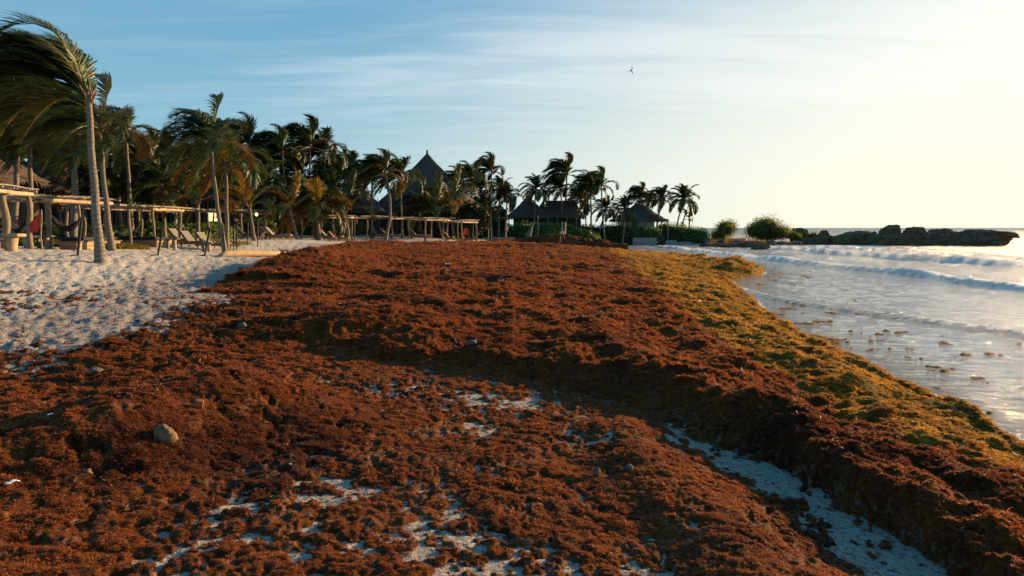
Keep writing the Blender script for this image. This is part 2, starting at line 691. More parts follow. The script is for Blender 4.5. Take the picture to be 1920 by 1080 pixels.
M['greywood'] = m_rough('grey_timber', (0.10, 0.088, 0.075), (0.17, 0.15, 0.13), 4, (4, 4, 0.6), 0.01, 0.85)
M['husk'] = m_rough('coconut_husk', (0.15, 0.075, 0.025), (0.24, 0.12, 0.04), 6, (1, 1, 1), 0.01, 0.7)
M['drift'] = m_rough('driftwood', (0.27, 0.175, 0.09), (0.40, 0.28, 0.155), 3, (3, 1, 5), 0.01, 0.85)
M['driftgrey'] = m_rough('grey_driftwood', (0.13, 0.105, 0.085), (0.22, 0.18, 0.15), 4, (1, 1, 1), 0.01, 0.9)
M['white'] = m_rough('white_plastic', (0.62, 0.62, 0.60), (0.75, 0.75, 0.72), 8, (1, 1, 1), 0.002, 0.5)
M['skin'] = m_rough('skin', (0.36, 0.20, 0.13), (0.40, 0.23, 0.15), 8, (1, 1, 1), 0.001, 0.6)
M['shirt'] = m_rough('grey_white_cloth', (0.55, 0.54, 0.53), (0.62, 0.61, 0.60), 14, (1, 1, 1), 0.004, 0.9)
M['hair'] = m_rough('dark_hair', (0.02, 0.014, 0.010), (0.035, 0.025, 0.018), 30, (1, 1, 1), 0.004, 0.6)
M['feather'] = m_rough('black_feathers', (0.012, 0.012, 0.014), (0.025, 0.025, 0.03), 20, (1, 1, 1), 0.002, 0.7)


def m_glow():
    m, t, out = mat_new('lit_lamp_glass')
    e = t.new('ShaderNodeEmission')
    e.inputs['Color'].default_value = (1.0, 0.70, 0.26, 1)
    e.inputs['Strength'].default_value = 1.1
    t.link(e.outputs[0], out.inputs[0])
    return m


M['glow'] = m_glow()

# ------------------------------------------------------------------ terrain
SHORE = [(4.6, -40), (4.9, -10), (5.35, 3), (6.1, 8), (6.7, 12), (7.1, 17), (7.9, 22), (8.9, 26), (10.2, 32), (11.2, 37), (13.8, 40),
         (15.8, 44), (16.3, 50), (15.6, 60), (13.3, 70), (11.0, 82), (11.6, 98), (16, 110), (24, 119), (33, 127), (43, 124), (52, 118),
         (58, 121), (60, 132), (50, 160), (30, 220), (-60, 420), (-400, 900)]
LAND = SHORE + [(-4000, 900), (-4000, -3000), (-5, -3000)]
SPROF_S = [-400, -30, -8, 0, 3, 6, 9, 13, 17, 22, 27, 33, 40, 60, 400]
SPROF_A = [-6, -2.2, -0.7, -0.02, 0.30, 0.64, 0.86, 1.06, 1.32, 1.74, 1.98, 2.07, 2.1, 2.15, 2.6]
SPROF_B = [-6, -2.2, -0.7, -0.02, 0.30, 0.56, 0.74, 0.90, 1.00, 1.12, 1.30, 1.75, 1.98, 2.15, 2.6]

# edge of the weed on the landward side
WEDGE = [(-12.0, -20), (-10.0, 2), (-8.2, 8.5), (-7.2, 11.5), (-7.8, 15.4), (-8.1, 18), (-8.3, 21), (-9.2, 27), (-11.0, 36), (-13.0, 44), (-13.0, 52), (-8, 60),
         (-3.5, 70), (-1.5, 76), (2, 84), (8, 96), (12, 108), (22, 124), (31, 132), (42, 130), (46, 126)]
WPOLY = WEDGE + [(46, 110), (22, 100), (22, 40), (14, -20)]
CREST = [(-6.2, 15.4), (-6.7, 19), (-7.4, 23), (-8.4, 29), (-9.6, 36), (-11.2, 44), (-11.5, 51), (-7.2, 57), (-2.8, 67)]
MIDEDGE = [(-3.6, 10.6), (-2.0, 10.3), (-0.5, 9.8), (1.0, 9.4), (2.0, 8.8), (2.65, 7.6), (3.0, 6.5), (3.25, 5.4), (3.5, 4.0), (3.8, 0)]


def shore_s(x, y):
    d, _ = seg_dist(x, y, SHORE)
    ins = inside(x, y, LAND)
    return np.where(ins, d, -d)


def ridge(x, y, line, w_left, w_right, h):
    """a long heap along a line; w_left on its landward (-x) side"""
    d, _ = seg_dist(x, y, line)
    # side by x against the line interpolated in y
    ys = [p[1] for p in line]
    xs = [p[0] for p in line]
    o = np.argsort(ys)
    lx = np.interp(y, np.array(ys)[o], np.array(xs)[o])
    w = np.where(x < lx, w_left, w_right)
    return h * np.exp(-(d / w) ** 2)


def blob(x, y, cx, cy, rx, ry, h, rot=0.0):
    c, s = math.cos(rot), math.sin(rot)
    u = ((x - cx) * c + (y - cy) * s) / rx
    v = (-(x - cx) * s + (y - cy) * c) / ry
    return h * np.exp(-(u * u + v * v))


def sand_h(x, y, s=None, detail=True):
    if s is None:
        s = shore_s(x, y)
    k = sst(y, 24, 42) * (1 - sst(y, 66, 80))
    z = np.interp(s, SPROF_S, SPROF_A) * (1 - k) + np.interp(s, SPROF_S, SPROF_B) * k
    z = z + 0.06 * fbm(x * 0.16, y * 0.16, 11, 3) * sst(s, 0, 5)
    z = z + 0.10 * ridge(x, y, [(1.2, 7.4), (1.4, 5.8), (1.6, 4.6), (1.75, 3.6), (1.9, 0)], 0.40, 0.6, 1.4)
    z = z - 0.05 * ridge(x, y, [(2.3, 7.0), (2.6, 5.0), (2.8, 3.0), (3.0, 0)], 0.5, 0.5, 1.0)
    z = z - blob(x, y, -5.0, 7.0, 2.2, 2.0, 0.14)
    z = z + 0.35 * sst(s, 24, 30) * sst(y, 40, 60) * 0.0
    if detail:
        amp = sst(s, 6, 14)
        r = np.hypot(x, y)
        fade = 1 - sst(r, 45, 90)
        foot = billow(x * 2.3, y * 2.3, 21, 2, 0.55)
        z = z + amp * fade * (0.052 * foot + 0.022 * fbm(x * 0.9, y * 0.9, 25, 2) + 0.030 * billow(x * 4.6, y * 4.6, 29, 2, 0.6) + 0.012 * fbm(x * 9.5, y * 9.5, 33, 2, 0.6) * (1 - sst(r, 18, 30)))
        z = z + 0.010 * fbm(x * 7, y * 7, 27, 2) * fade
    return z


def weed(x, y, s):
    """thickness of the weed (0 = none), how fresh it is, how sandy it is"""
    dE, _ = seg_dist(x, y, WEDGE)
    inn = inside(x, y, WPOLY)
    e = np.where(inn, dE, -dE)                       # metres inside the landward edge
    lx = np.interp(y, [p[1] for p in MIDEDGE[::-1]], [p[0] for p in MIDEDGE[::-1]])
    my = np.interp(x, [p[0] for p in MIDEDGE], [p[1] for p in MIDEDGE])
    my = np.where(x < -3.6, 10.6 - (x + 3.6) * -0.3, my)
    wob = 0.35 * fbm(x * 1.1, y * 1.1, 31, 3)
    thin = 1 - sst(y - my + wob, -0.35, 0.45)         # 1 in the thinly covered foreground
    thin = thin * (1 - sst(x, 3.6, 4.1)) * (0.12 + 0.88 * sst(x, -4.6, -2.2))
    n = fbm(x * 1.25, y * 1.25, 41, 5, 0.62)          # patchiness
    n2 = fbm(x * 5.5, y * 5.5, 47, 3, 0.6)
    # probability-like cover
    edge = -0.60 + 1.08 * sst(e, -3.0, 3.8)
    edge = np.where(y > 17, -0.55 + 1.6 * sst(e, -0.3, 0.9), edge)
    p = np.where(e > -3.6, edge, -2.0)
    p = np.where(e > 3.6, np.maximum(p, 0.75), p)
    stripe = np.exp(-(((x - np.interp(y, [0, 4.4, 5.5, 6.6, 7.3, 8.2], [3.35, 3.1, 2.95, 2.65, 2.3, 1.75])) / 0.52) ** 2)) * (1 - sst(y, 6.6, 8.8))
    holes = (0.86 * stripe + blob(x, y, -0.4, 8.4, 1.7, 0.7, 0.5) + blob(x, y, -1.5, 5.3, 0.8, 0.5, 0.50) + blob(x, y, 0.4, 7.2, 1.0, 0.6, 0.30)
             + blob(x, y, -0.2, 4.2, 1.0, 1.0, 0.40) + blob(x, y, -3.6, 4.6, 1.5, 0.8, 0.25) + blob(x, y, -1.6, 3.4, 0.7, 0.5, 0.35)
             + blob(x, y, -2.8, 9.0, 1.4, .6, .25))
    plat = blob(x, y, -10.2, 13.6, 3.6, 4.2, 1.0) * (y < 19)
    p = np.maximum(p, np.minimum(-0.62 + 0.62 * plat, -0.10))
    p = p - 0.30 * blob(x, y, -7.4, 11.2, 1.5, 1.8, 1.0) - 0.25 * blob(x, y, -6.3, 16.0, 1.3, 1.6, 1.0)
    p = p - thin * (0.285 + 0.74 * holes)
    speck = np.clip(thin + (1 - sst(e, 3.5, 5.0)) * (y < 18), 0, 1)
    n3 = fbm(x * 13, y * 13, 49, 2, 0.6)
    cover = p + 0.05 * speck + n * (0.75 - 0.22 * speck) + n2 * (0.22 + 0.36 * speck) + 0.28 * n3 * speck
    c = sst(cover, 0.0, 0.34 + 0.20 * speck)
    # thickness
    hump = billow(x * 0.55, y * 0.75, 51, 3, 0.5)
    big = fbm(x * 0.33, y * 0.42, 55, 3, 0.5)
    lump = billow(x * 2.4, y * 2.8, 61, 3, 0.55)
    fine = fbm(x * 11, y * 11, 67, 3, 0.65)
    thick = (1 - thin) * np.where(y < 19, 0.25 + 0.75 * sst(e, 0.5, 4.5), 1.0)
    r = np.hypot(x, y)
    swirl = billow(x * 1.15 + 0.5 * n, y * 0.95, 57, 3, 0.55)
    T = 0.03 + thick * (0.04 + 0.12 * hump + 0.15 * big + 0.115 * swirl) + (1 - thick) * 0.04 * hump
    T = T + 0.068 * lump * (0.36 + 0.64 * thick) + 0.024 * fine
    T = T + 0.036 * billow(x * 5.0, y * 5.0, 71, 2, 0.5) * (0.6 + 0.4 * thick)
    T = np.maximum(T, 0.012)
    warp = 0.35 * fbm(x * 0.8, y * 0.5, 81, 3)
    T = T + ridge(x + warp, y, CREST, 0.8, 1.5, 0.24) * (0.8 + 0.5 * fbm(x * .4, y * .4, 83, 2)) * thick
    # brown heap line and the golden bank by the water
    r2 = ridge(x + warp, y, [(1.3, 12.2), (2.2, 10.2), (2.9, 8.4), (3.35, 6.8), (3.6, 5.6), (3.85, 4.6), (4.1, 3.0), (4.2, 0)], 0.42, 0.6, 0.17)
    r3 = ridge(x + warp, y, [(-1.6, 11.2), (0.2, 10.8), (1.3, 10.2), (2.2, 9.4), (2.8, 8.1)], 0.55, 0.9, 0.13)
    T = T + (r2 + r3) * (0.8 + 0.6 * fbm(x * 0.9, y * 0.9, 85, 2))
    bankn = 0.75 + 1.5 * fbm(x * 0.9, y * 0.7, 87, 3)
    bank = np.exp(-((s - 1.15 + warp) / 0.85) ** 2) * 0.28 * bankn + np.exp(-((s - 3.0 + warp) / 0.6) ** 2) * 0.12 * bankn
    farscale = 1 - 0.65 * sst(y, 55, 90)
    T = T + bank * farscale
    # heaps in the left foreground and middle
    T = T + blob(x, y, -2.9, 7.3, 0.95, 0.75, 0.50) + blob(x, y, -3.45, 6.0, 0.75, 0.8, 0.44) + blob(x, y, -3.7, 11.8, 1.5, 0.7, 0.34, 0.2)
    T = T + blob(x, y, -2.2, 12.6, 1.0, 1.2, 0.22) + blob(x, y, -5.2, 14.6, 1.2, 1.0, 0.26) + blob(x, y, 2.2, 56, 6.5, 2.0, 0.30)
    T = T + blob(x, y, -6.6, 26, 2.0, 3.0, .25) + blob(x, y, -0.5, 22, 2.2, 1.6, 0.22) + blob(x, y, 3.8, 33, 2.0, 2.0, 0.2)
    T = T + blob(x, y, 14.4, 44.5, 1.9, 3.2, 0.30) + blob(x, y, 6.4, 9.7, 0.55, 0.7, 0.22)
    T = T * c * (1 - 0.32 * speck) * (1 - 0.35 * (1 - sst(s, 0.4, 3.0)) * (y < 40))
    # floating scraps seaward of the bank
    isl = 0.62 * fbm(x * 1.1, y * 0.9, 91, 3, 0.6) + 0.25 * fbm(x * 5, y * 4, 93, 2)
    lim = np.interp(-s, [0, 0.4, 1.5, 3.5, 6.0, 9], [-0.30, 0.10, 0.15, 0.22, 0.31, 0.9])
    lim = lim + 0.05 * sst(y, 60, 70) * 10
    fl = sst(isl, lim, lim + 0.10)
    T = np.where(s < 0.0, np.minimum(T, 0.6) * (1 - sst(-s, 0.0, 0.45)) * (s > -0.5) + fl * (0.035 + 0.03 * lump), T)
    T = np.where(y > 122, T * 0.6, T)
    T = np.where((s < -0.4) & ((np.abs(np.arctan2(x, y)) > rad(43)) | (r < 3)), 0.0, T)
    wx = np.interp(y, [-5, 5.8, 9.1, 10.8, 15.7, 20, 26, 36, 44, 60, 75, 90, 110], [4.7, 4.4, 4.2, 4.05, 4.1, 4.6, 5.4, 6.0, 6.8, 7.6, 6.0, 5.5, 9])
    fresh = sst(x - wx + 0.5 * fbm(x * 0.9, y * 0.6, 95, 3), -0.5, 0.7)
    fresh = np.where(s < -0.8, fresh * 0.75, fresh)
    fresh = fresh * (0.80 + 0.35 * fbm(x * 0.5, y * 0.35, 97, 3))
    # greener-gold band beyond, brown again at the cove head
    fresh = np.where(y > 100, fresh * (1 - sst(y, 100, 118)) * (s < 4), fresh)
    sandy = thin * np.clip(0.55 * holes + 0.25 - 0.3 * n, 0, 1)
    sandy = np.maximum(sandy, (1 - sst(e, 0.5, 3.5)) * (y < 17) * 0.35)
    return T, fresh, sandy


def polar(rs, az):
    R, A = np.meshgrid(rs, az, indexing='ij')
    return R * np.sin(A), R * np.cos(A)


def grid_quads(nr, nc, wrap=True):
    i = np.arange(nr - 1)[:, None]
    j = np.arange(nc if wrap else nc - 1)[None, :]
    j2 = (j + 1) % nc
    a = i * nc + j
    b = i * nc + j2
    c = (i + 1) * nc + j2
    d = (i + 1) * nc + j
    return np.stack([a, d, c, b], -1).reshape(-1, 4)


def radii(r0, r1, n, k=0.6):
    t = np.linspace(r0 ** -k, r1 ** -k, n)
    return t ** (-1 / k)


def azimuths(lo, hi, n, coarse):
    fine = np.linspace(rad(lo), rad(hi), n)
    rest = np.linspace(rad(hi), rad(lo) + 2 * math.pi, coarse + 2)[1:-1]
    return np.concatenate([fine, rest])


def surface_z(x, y):
    """top of weed or sand at a point"""
    x = np.atleast_1d(np.array(x, float))
    y = np.atleast_1d(np.array(y, float))
    s = shore_s(x, y)
    zs = sand_h(x, y, s)
    T, _, _ = weed(x, y, s)
    return float((np.maximum(zs, 0.0) + T)[0])


def gz(x, y):
    x = np.atleast_1d(np.array(x, float))
    y = np.atleast_1d(np.array(y, float))
    return float(sand_h(x, y, None, False)[0])


def build_ground():
    # sand sheet
    rs = np.concatenate([np.linspace(0.02, 1.6, 12), radii(1.8, 320, 430), [450, 700, 1200, 2500, 6000]])
    az = azimuths(-46, 46, 560, 70)
    x, y = polar(rs, az)
    s = shore_s(x, y)
    z = sand_h(x, y, s)
    dE, _ = seg_dist(x, y, WEDGE)
    deb = np.maximum((1 - sst(dE, 0.3, 3.5)) * (y < 60) * 0.9, inside(x, y, WPOLY) * 0.9) + 0.1
    me = mesh_np('beach_sand', np.stack([x, y, z], -1), quads=grid_quads(*x.shape), smooth=True, attrs={'debris': deb})
    o = link('sand_beach', me, M['sand'])
    tag(o, 'pale bumpy sand of the beach', None, kind='structure')
    # weed sheet
    rs = np.concatenate([np.linspace(0.02, 1.5, 10), radii(1.7, 145, 640)])
    az = azimuths(-44, 44, 820, 60)
    x, y = polar(rs, az)
    s = shore_s(x, y)
    zs = sand_h(x, y, s)
    T, fresh, sandy = weed(x, y, s)
    base = np.maximum(zs, -0.01)
    z = base + T - 0.012
    q = grid_quads(*x.shape)
    keep = (T.ravel()[q].max(1) > 0.008)
    q = q[keep]
    used = np.unique(q)
    remap = np.full(x.size, -1, np.int64)
    remap[used] = np.arange(len(used))
    V = np.stack([x.ravel(), y.ravel(), z.ravel()], -1)[used]
    me = mesh_np('sargassum', V, quads=remap[q], smooth=True, attrs={'fresh': fresh.ravel()[used], 'sandy': sandy.ravel()[used]})
    o = link('washed_up_seaweed', me, M['weed'])
    tag(o, 'thick brown and golden sargassum seaweed covering the beach', 'seaweed', kind='stuff')


def tuft_mesh(seed, n=34, R=1.0):
    r = np.random.default_rng(seed)
    V, Q = [], []
    for i in range(n):
        a = r.uniform(0, 2 * math.pi)
        el = r.uniform(-0.1, 1.35)
        d = np.array([math.cos(a) * math.cos(el), math.sin(a) * math.cos(el), math.sin(el)])
        L = R * r.uniform(0.55, 1.1)
        side = np.cross(d, r.normal(size=3))
        side /= np.linalg.norm(side)
        w = R * r.uniform(0.045, 0.11)
        b = r.normal(size=3) * 0.12 * R
        mid = b + d * L * 0.55 + r.normal(size=3) * 0.10 * R
        tip = b + d * L + np.array([0, 0, -0.12 * R]) + r.normal(size=3) * 0.16 * R
        k = len(V)
        V += [v * np.array([1.15, 1.15, 0.68]) for v in (b - side * w * .5, b + side * w * .5, mid + side * w, mid - side * w, tip)]
        Q.append((k, k + 1, k + 2, k + 3))
        Q.append((k + 3, k + 2, k + 4))
    me = bpy.data.meshes.new('sargassum_tuft')
    me.from_pydata([tuple(v) for v in V], [], Q)
    me.materials.append(M['tuft'])
    return me


def scatter_tufts():
    """fuzzy sprigs of weed over the whole mat, as one uncountable stuff object"""
    pts, fr, sz = [], [], []
    bands = [(1.6, 4.5, 130000, 0.0145), (4.5, 8, 140000, 0.019), (8, 14, 110000, 0.029), (14, 25, 70000, 0.050), (25, 45, 48000, 0.08),
             (45, 80, 30000, 0.13), (80, 135, 12000, 0.20)]
    for r0, r1, n, size in bands:
        r = np.sqrt(rng.uniform(r0 * r0, r1 * r1, n * 2))
        a = rng.uniform(rad(-43), rad(43), n * 2)
        x, y = r * np.sin(a), r * np.cos(a)
        clump = fbm(x * 2.2, y * 2.2, 201, 4, 0.65)
        ok = rng.uniform(-0.25, 0.25, len(x)) < clump + 0.10
        x, y, clump = x[ok], y[ok], clump[ok]
        s = shore_s(x, y)
        zs = sand_h(x, y, s)
        T, f, sd = weed(x, y, s)
        dE, _ = seg_dist(x, y, WEDGE)
        band = inside(x, y, WPOLY) | ((dE < 2.2) & (y < 20))
        stray = (T <= 0.012) & (s > 0.5) & (x < 3.6) & band & (rng.uniform(0, 1, len(x)) < 0.50 + 1.2 * clump) & (r0 < 30)
        ok = (T > 0.012) | stray
        x, y, s, zs, T, f, clump = x[ok], y[ok], s[ok], zs[ok], T[ok], f[ok], clump[ok]
        k = np.exp(rng.normal(0, 0.38, len(x))) * size * (1 + 0.8 * clump)
        k *= np.clip(0.40 + T * 6, 0.40, 1.0)
        k = np.where(s < -0.3, k * 0.32, k)
        z = np.maximum(zs, -0.01) + T - 0.012 - k * 0.2
        pts.append(np.stack([x, y, z], -1))
        fr.append(f)
        sz.append(k)
    pts = np.concatenate(pts)
    fr = np.concatenate(fr)
    sz = np.concatenate(sz)
    me = mesh_np('tuft_points', pts, tris=None, attrs={'fresh': fr, 'size': sz})
    o = link('seaweed_sprigs', me)
    tag(o, 'loose leafy sprigs of sargassum over the seaweed', 'seaweed', kind='stuff')
    col = bpy.data.collections.new('sprig_shapes')
    for i in range(5):
        so = bpy.data.objects.new('sprig_shape', tuft_mesh(100 + i))
        col.objects.link(so)
    ng = bpy.data.node_groups.new('scatter_sprigs', 'GeometryNodeTree')
    ng.interface.new_socket('Geometry', in_out='INPUT', socket_type='NodeSocketGeometry')
    ng.interface.new_socket('Geometry', in_out='OUTPUT', socket_type='NodeSocketGeometry')
    n = ng.nodes
    gi, go = n.new('NodeGroupInput'), n.new('NodeGroupOutput')
    ci = n.new('GeometryNodeCollectionInfo')
    ci.inputs['Collection'].default_value = col
    ci.inputs['Separate Children'].default_value = True
    ci.inputs['Reset Children'].default_value = True
    m2p = n.new('GeometryNodeMeshToPoints')
    ip = n.new('GeometryNodeInstanceOnPoints')
    ip.inputs['Pick Instance'].default_value = True
    rv = n.new('FunctionNodeRandomValue')
    rv.data_type = 'FLOAT_VECTOR'
    rv.inputs['Min'].default_value = (-0.35, -0.35, 0)
    rv.inputs['Max'].default_value = (0.35, 0.35, 6.283)
    na = n.new('GeometryNodeInputNamedAttribute')
    na.data_type = 'FLOAT'
    na.inputs['Name'].default_value = 'size'
    L = ng.links.new
    L(gi.outputs[0], m2p.inputs['Mesh'])
    L(m2p.outputs[0], ip.inputs['Points'])
    L(ci.outputs[0], ip.inputs['Instance'])
    L(rv.outputs['Value'], ip.inputs['Rotation'])
    L(na.outputs['Attribute'], ip.inputs['Scale'])
    L(ip.outputs[0], go.inputs[0])
    md = o.modifiers.new('sprigs', 'NODES')
    md.node_group = ng


WAVES = [
    # line (x, Y), height, back length, foam strength, foam width
    ([(13.8, 14), (13.3, 18), (12.2, 21.3), (11.1, 24.5), (10.4, 28), (10.2, 33)], 0.15, 1.0, 0.45, 0.25),
    ([(23.5, 20), (22.8, 30.6), (23.6, 41), (23.0, 56), (22.2, 74), (22.0, 90), (22.3, 104)], 0.34, 1.6, 1.0, 2.0),
    ([(37.5, 30), (36.8, 50), (36.4, 60), (35.2, 71), (34.6, 80), (34, 92)], 0.62, 2.0, 0.9, 1.2),
    ([(47, 44), (46, 70), (45, 92), (44, 103)], 0.40, 2.4, 0.7, 1.6),
]


def water_fn(x, y):
    r = np.hypot(x, y)
    s = shore_s(x, y)
    off = np.clip(-s, 0, None)
    calm = sst(off, 1.0, 14)
    z = 0.035 * fbm(x * 0.8, y * 1.9, 111, 3) * sst(off, 0, 3)
    sw = fbm(x * 0.16 + 0.6 * fbm(x * .05, y * .03, 117, 2), y * 0.045, 113, 3, 0.55)
    fade = 1 - sst(r, 500, 1500)
    z = z + calm * 0.34 * sw * fade * sst(off, 4, 22)
    z = z + calm * 0.07 * fbm(x * 0.7, y * 0.35, 115, 3) * fade
    foam = np.zeros_like(x)
    for k, (line, h, back, fs, fw) in enumerate(WAVES):
        ys = np.array([p[1] for p in line])
        xs = np.array([p[0] for p in line])
        lx = np.interp(y, ys, xs) + 0.5 * fbm(y * 0.13, y * 0 + k, 120 + k, 3) * (1 + k * 0.4)
        end = sst(y, ys[0] - 6, ys[0]) * (1 - sst(y, ys[-1] - 4, ys[-1] + 4))
        a = 0.75 + 0.7 * fbm(y * (0.11), y * 0 + 7 + k, 130 + k, 2)
        d = x - lx
        prof = np.where(d < 0, np.exp(-(d / (0.28 + 0.25 * h)) ** 2), np.exp(-(d / back) ** 2))
        z = z + h * a * prof * end
        n = fbm(x * 1.5, y * 0.9, 140 + k, 4, 0.6)
        fr = np.where(d < 0, sst(d, -0.35 - 0.9 * h, 0.0), 1 - sst(d, fw * 0.2, fw * (1.1 + 0.9 * n)))
        brk = 0.72 + 0.75 * fbm(y * 0.09, y * 0 + 3 + k, 150 + k, 2)
        foam = np.maximum(foam, fr * fs * np.clip(brk, 0.25, 1.1) * end)
        if k == 1:
            z = z + 0.10 * fr * end * np.abs(n)
    # thin trails between the breakers
    trail = sst(fbm(x * 0.5, y * 0.12, 160, 4, 0.6), 0.05, 0.45) * sst(off, 7, 16) * (1 - sst(r, 120, 220)) * 0.55
    foam = np.maximum(foam, trail)
    # white caps at sea, spray round the rocks
    caps = sst(fbm(x * 0.10, y * 0.035, 170, 4, 0.55), 0.30, 0.5) * sst(off, 28, 40) * 0.45 * (1 - sst(r, 300, 900))
    foam = np.maximum(foam, caps)
    foam = np.maximum(foam, blob(x, y, 53.5, 107, 5.0, 4.0, 0.8))
    foam = np.maximum(foam, blob(x, y, 38.5, 102, 3.0, 3.0, 0.7))
    foam = np.maximum(foam, blob(x, y, 75, 118, 5, 6, 0.8))
    foam = np.maximum(foam, (1 - sst(np.abs(s + 0.25 + 0.25 * fbm(x, y * .6, 175, 2)), 0.05, 0.35)) * 0.40 * (y < 60))
    shallow = 1 - sst(off, 14, 120) * 0.80
    shallow = shallow * (1 - sst(r, 150, 900) * 0.7)
    lx = np.interp(y, [14, 18, 21.3, 24.5, 28, 33], [13.8, 13.3, 12.2, 11.1, 10.4, 10.2])
    stain = np.exp(-((x - lx + 0.3) / 0.55) ** 2) * 0.75 * (1 - sst(y, 26, 33))
    stain = np.maximum(stain, (1 - sst(off, 0.2, 3.0)) * 0.55 * (y < 60))
    return z, foam, shallow, r, stain


def build_water():
    rs = np.concatenate([radii(3.0, 260, 420), np.geomspace(275, 16000, 60)])
    az = azimuths(2, 46, 460, 60)
    x, y = polar(rs, az)
    z, foam, shal, r, stain = water_fn(x, y)
    q = grid_quads(*x.shape)
    s = shore_s(x, y)
    q = q[(s.ravel()[q].min(1) < 3.0)]
    me = mesh_np('sea', np.stack([x, y, z], -1), quads=q, smooth=True, attrs={'foam': foam, 'shallow': shal, 'dist': r, 'stain': stain})
    o = link('sea_water', me, M['water'])
    tag(o, 'grey milky sea with lines of foaming surf', None, kind='structure')


build_ground()
scatter_tufts()
build_water()


# ------------------------------------------------------------------ palms
def nrm(v):
    return v / (np.linalg.norm(v) + 1e-9)


def frond_mesh(seed, az, el, L, droop, wind, n=40, ll=0.62, w=0.036, hang=0.5, bias=0.0):
    """one pinnate palm leaf, base at the origin, bent by its weight and by the wind from the sea"""
    r = np.random.default_rng(seed)
    wv = np.array([-1.0, 0.12, 0.10])
    d = np.array([math.sin(az) * math.cos(el), math.cos(az) * math.cos(el), math.sin(el)])
    d = nrm(d + np.array([-1.0, 0.1, 0.85]) * bias)
    K = 14
    pts = [np.zeros(3)]
    dirs = [d]
    for i in range(K):
        t = (i + 1) / K
        d = nrm(d + np.array([0, 0, -1.0]) * droop * t * 0.22 + wv * wind * (0.3 + t) * 0.16)
        pts.append(pts[-1] + d * L / K)
        dirs.append(d)
    pts = np.array(pts)
    dirs = np.array(dirs)
    V, Fc = [], []
    # rachis: three-sided tapering rod
    for i in range(0, K + 1, 2):
        T = dirs[i]
        u = nrm(np.cross(T, (0.01, 0.02, 1)))
        v = np.cross(T, u)
        rr = 0.034 * (1 - i / K) + 0.007
        for k in range(3):
            a = 2 * math.pi * k / 3
            V.append(pts[i] + (u * math.cos(a) + v * math.sin(a)) * rr)
    for i in range(K // 2):
        for k in range(3):
            k2 = (k + 1) % 3
            Fc.append((i * 3 + k, i * 3 + k2, i * 3 + 3 + k2, i * 3 + 3 + k))
    for j in range(n):
        t = 0.13 + 0.87 * (j + r.uniform(0, .5)) / n
        f = min(t * K, K - 0.001)
        i = int(f)
        q = f - i
        b = pts[i] * (1 - q) + pts[i + 1] * q
        T = nrm(dirs[i] * (1 - q) + dirs[min(i + 1, K)] * q)
        side = nrm(np.cross(T, (0, 0, 1.0)))
        up = np.cross(side, T)
        prof = min(1.0, (t - 0.08) / 0.22) * (1 - max(0, (t - 0.62) / 0.38) ** 1.6 * 0.72)
        for sg in (-1, 1):
            l = ll * prof * r.uniform(0.82, 1.12)
            dd = nrm(side * sg * (1 - 0.55 * t) + T * (0.45 + 0.75 * t) + up * 0.22 + r.normal(size=3) * 0.07 + wv * wind * 0.32)
            d2 = nrm(dd + np.array([0, 0, -1]) * hang * r.uniform(0.6, 1.3) + wv * wind * 0.75)
            wd = nrm(np.cross(dd, up) + T * 0.3 + r.normal(size=3) * 0.25)
            k = len(V)
            m = b + dd * l * 0.5
            V += [b - wd * w * .35, b + wd * w * .35, m + wd * w * .5, m - wd * w * .5, m + d2 * l * 0.5]
            Fc.append((k, k + 1, k + 2, k + 3))
            Fc.append((k + 3, k + 2, k + 4))
    me = bpy.data.meshes.new('frond')
    me.from_pydata([tuple(p) for p in V], [], Fc)
    me.materials.append(M['frond'])
    return me


GREENS = [(0.040, 0.062, 0.014), (0.050, 0.074, 0.016), (0.065, 0.080, 0.018), (0.034, 0.052, 0.014)]
OLD = [(0.080, 0.080, 0.020), (0.105, 0.080, 0.022), (0.12, 0.066, 0.024)]
ORANGE = [(0.20, 0.11, 0.022), (0.24, 0.15, 0.025), (0.15, 0.075, 0.020)]  # withered orange; low sunlight is also put into this frond colour


def crown_set(seed, n, L, wind, leaf_n, el_lo=-25, el_hi=82, w=0.036, ll=0.62, hang=0.5, bias=0.0):
    """meshes and an age per frond; age 0 = the spear, 1 = the oldest hanging leaf"""
    r = random.Random(seed)
    out = []
    for i in range(n):
        age = (i + 0.5) / n
        az = i * 2.39996 + r.uniform(-.25, .25)
        el = rad(el_hi - (el_hi - el_lo) * age ** 0.9 + r.uniform(-7, 7))
        if bias > 0.9 and math.sin(az) > 0.05:
            el = max(el, rad(66))
        # the wind lifts and folds the seaward leaves back over the crown
        Lf = L * r.uniform(0.82, 1.08) * (0.8 + 0.3 * min(1, age * 2.2))
        out.append((frond_mesh(seed * 100 + i, az, el, Lf, 0.7 + 0.75 * age + r.uniform(-.1, .2), wind * r.uniform(0.75, 1.2), leaf_n, ll, w, hang, bias * (0.5 + 0.9 * (1 - age))), age))
    return out


SETS = {
    'hero': crown_set(1, 46, 3.7, 0.80, 90, -12, 86, 0.050, 1.10, 0.35, 1.0),
    'hero2': crown_set(2, 36, 3.1, 0.70, 66, -18, 84, 0.054, 1.0, 0.45, 0.60),
    'windy': crown_set(3, 34, 3.1, 0.65, 46, -22, 84, 0.098, 1.05, 0.5, 0.60),
    'windy2': crown_set(4, 32, 3.0, 0.52, 44, -22, 82, 0.098, 1.02, 0.6, 0.42),
    'mild': crown_set(5, 30, 3.0, 0.40, 44, -28, 82, 0.095, 0.98, 0.7, 0.12),
    'mild2': crown_set(6, 28, 3.0, 0.28, 44, -28, 80, 0.092, 0.94, 0.8, 0.10),
    'young': crown_set(8, 18, 3.2, 0.40, 48, 22, 84, 0.066, 0.85, 0.5, 0.1),
}
COCO = None


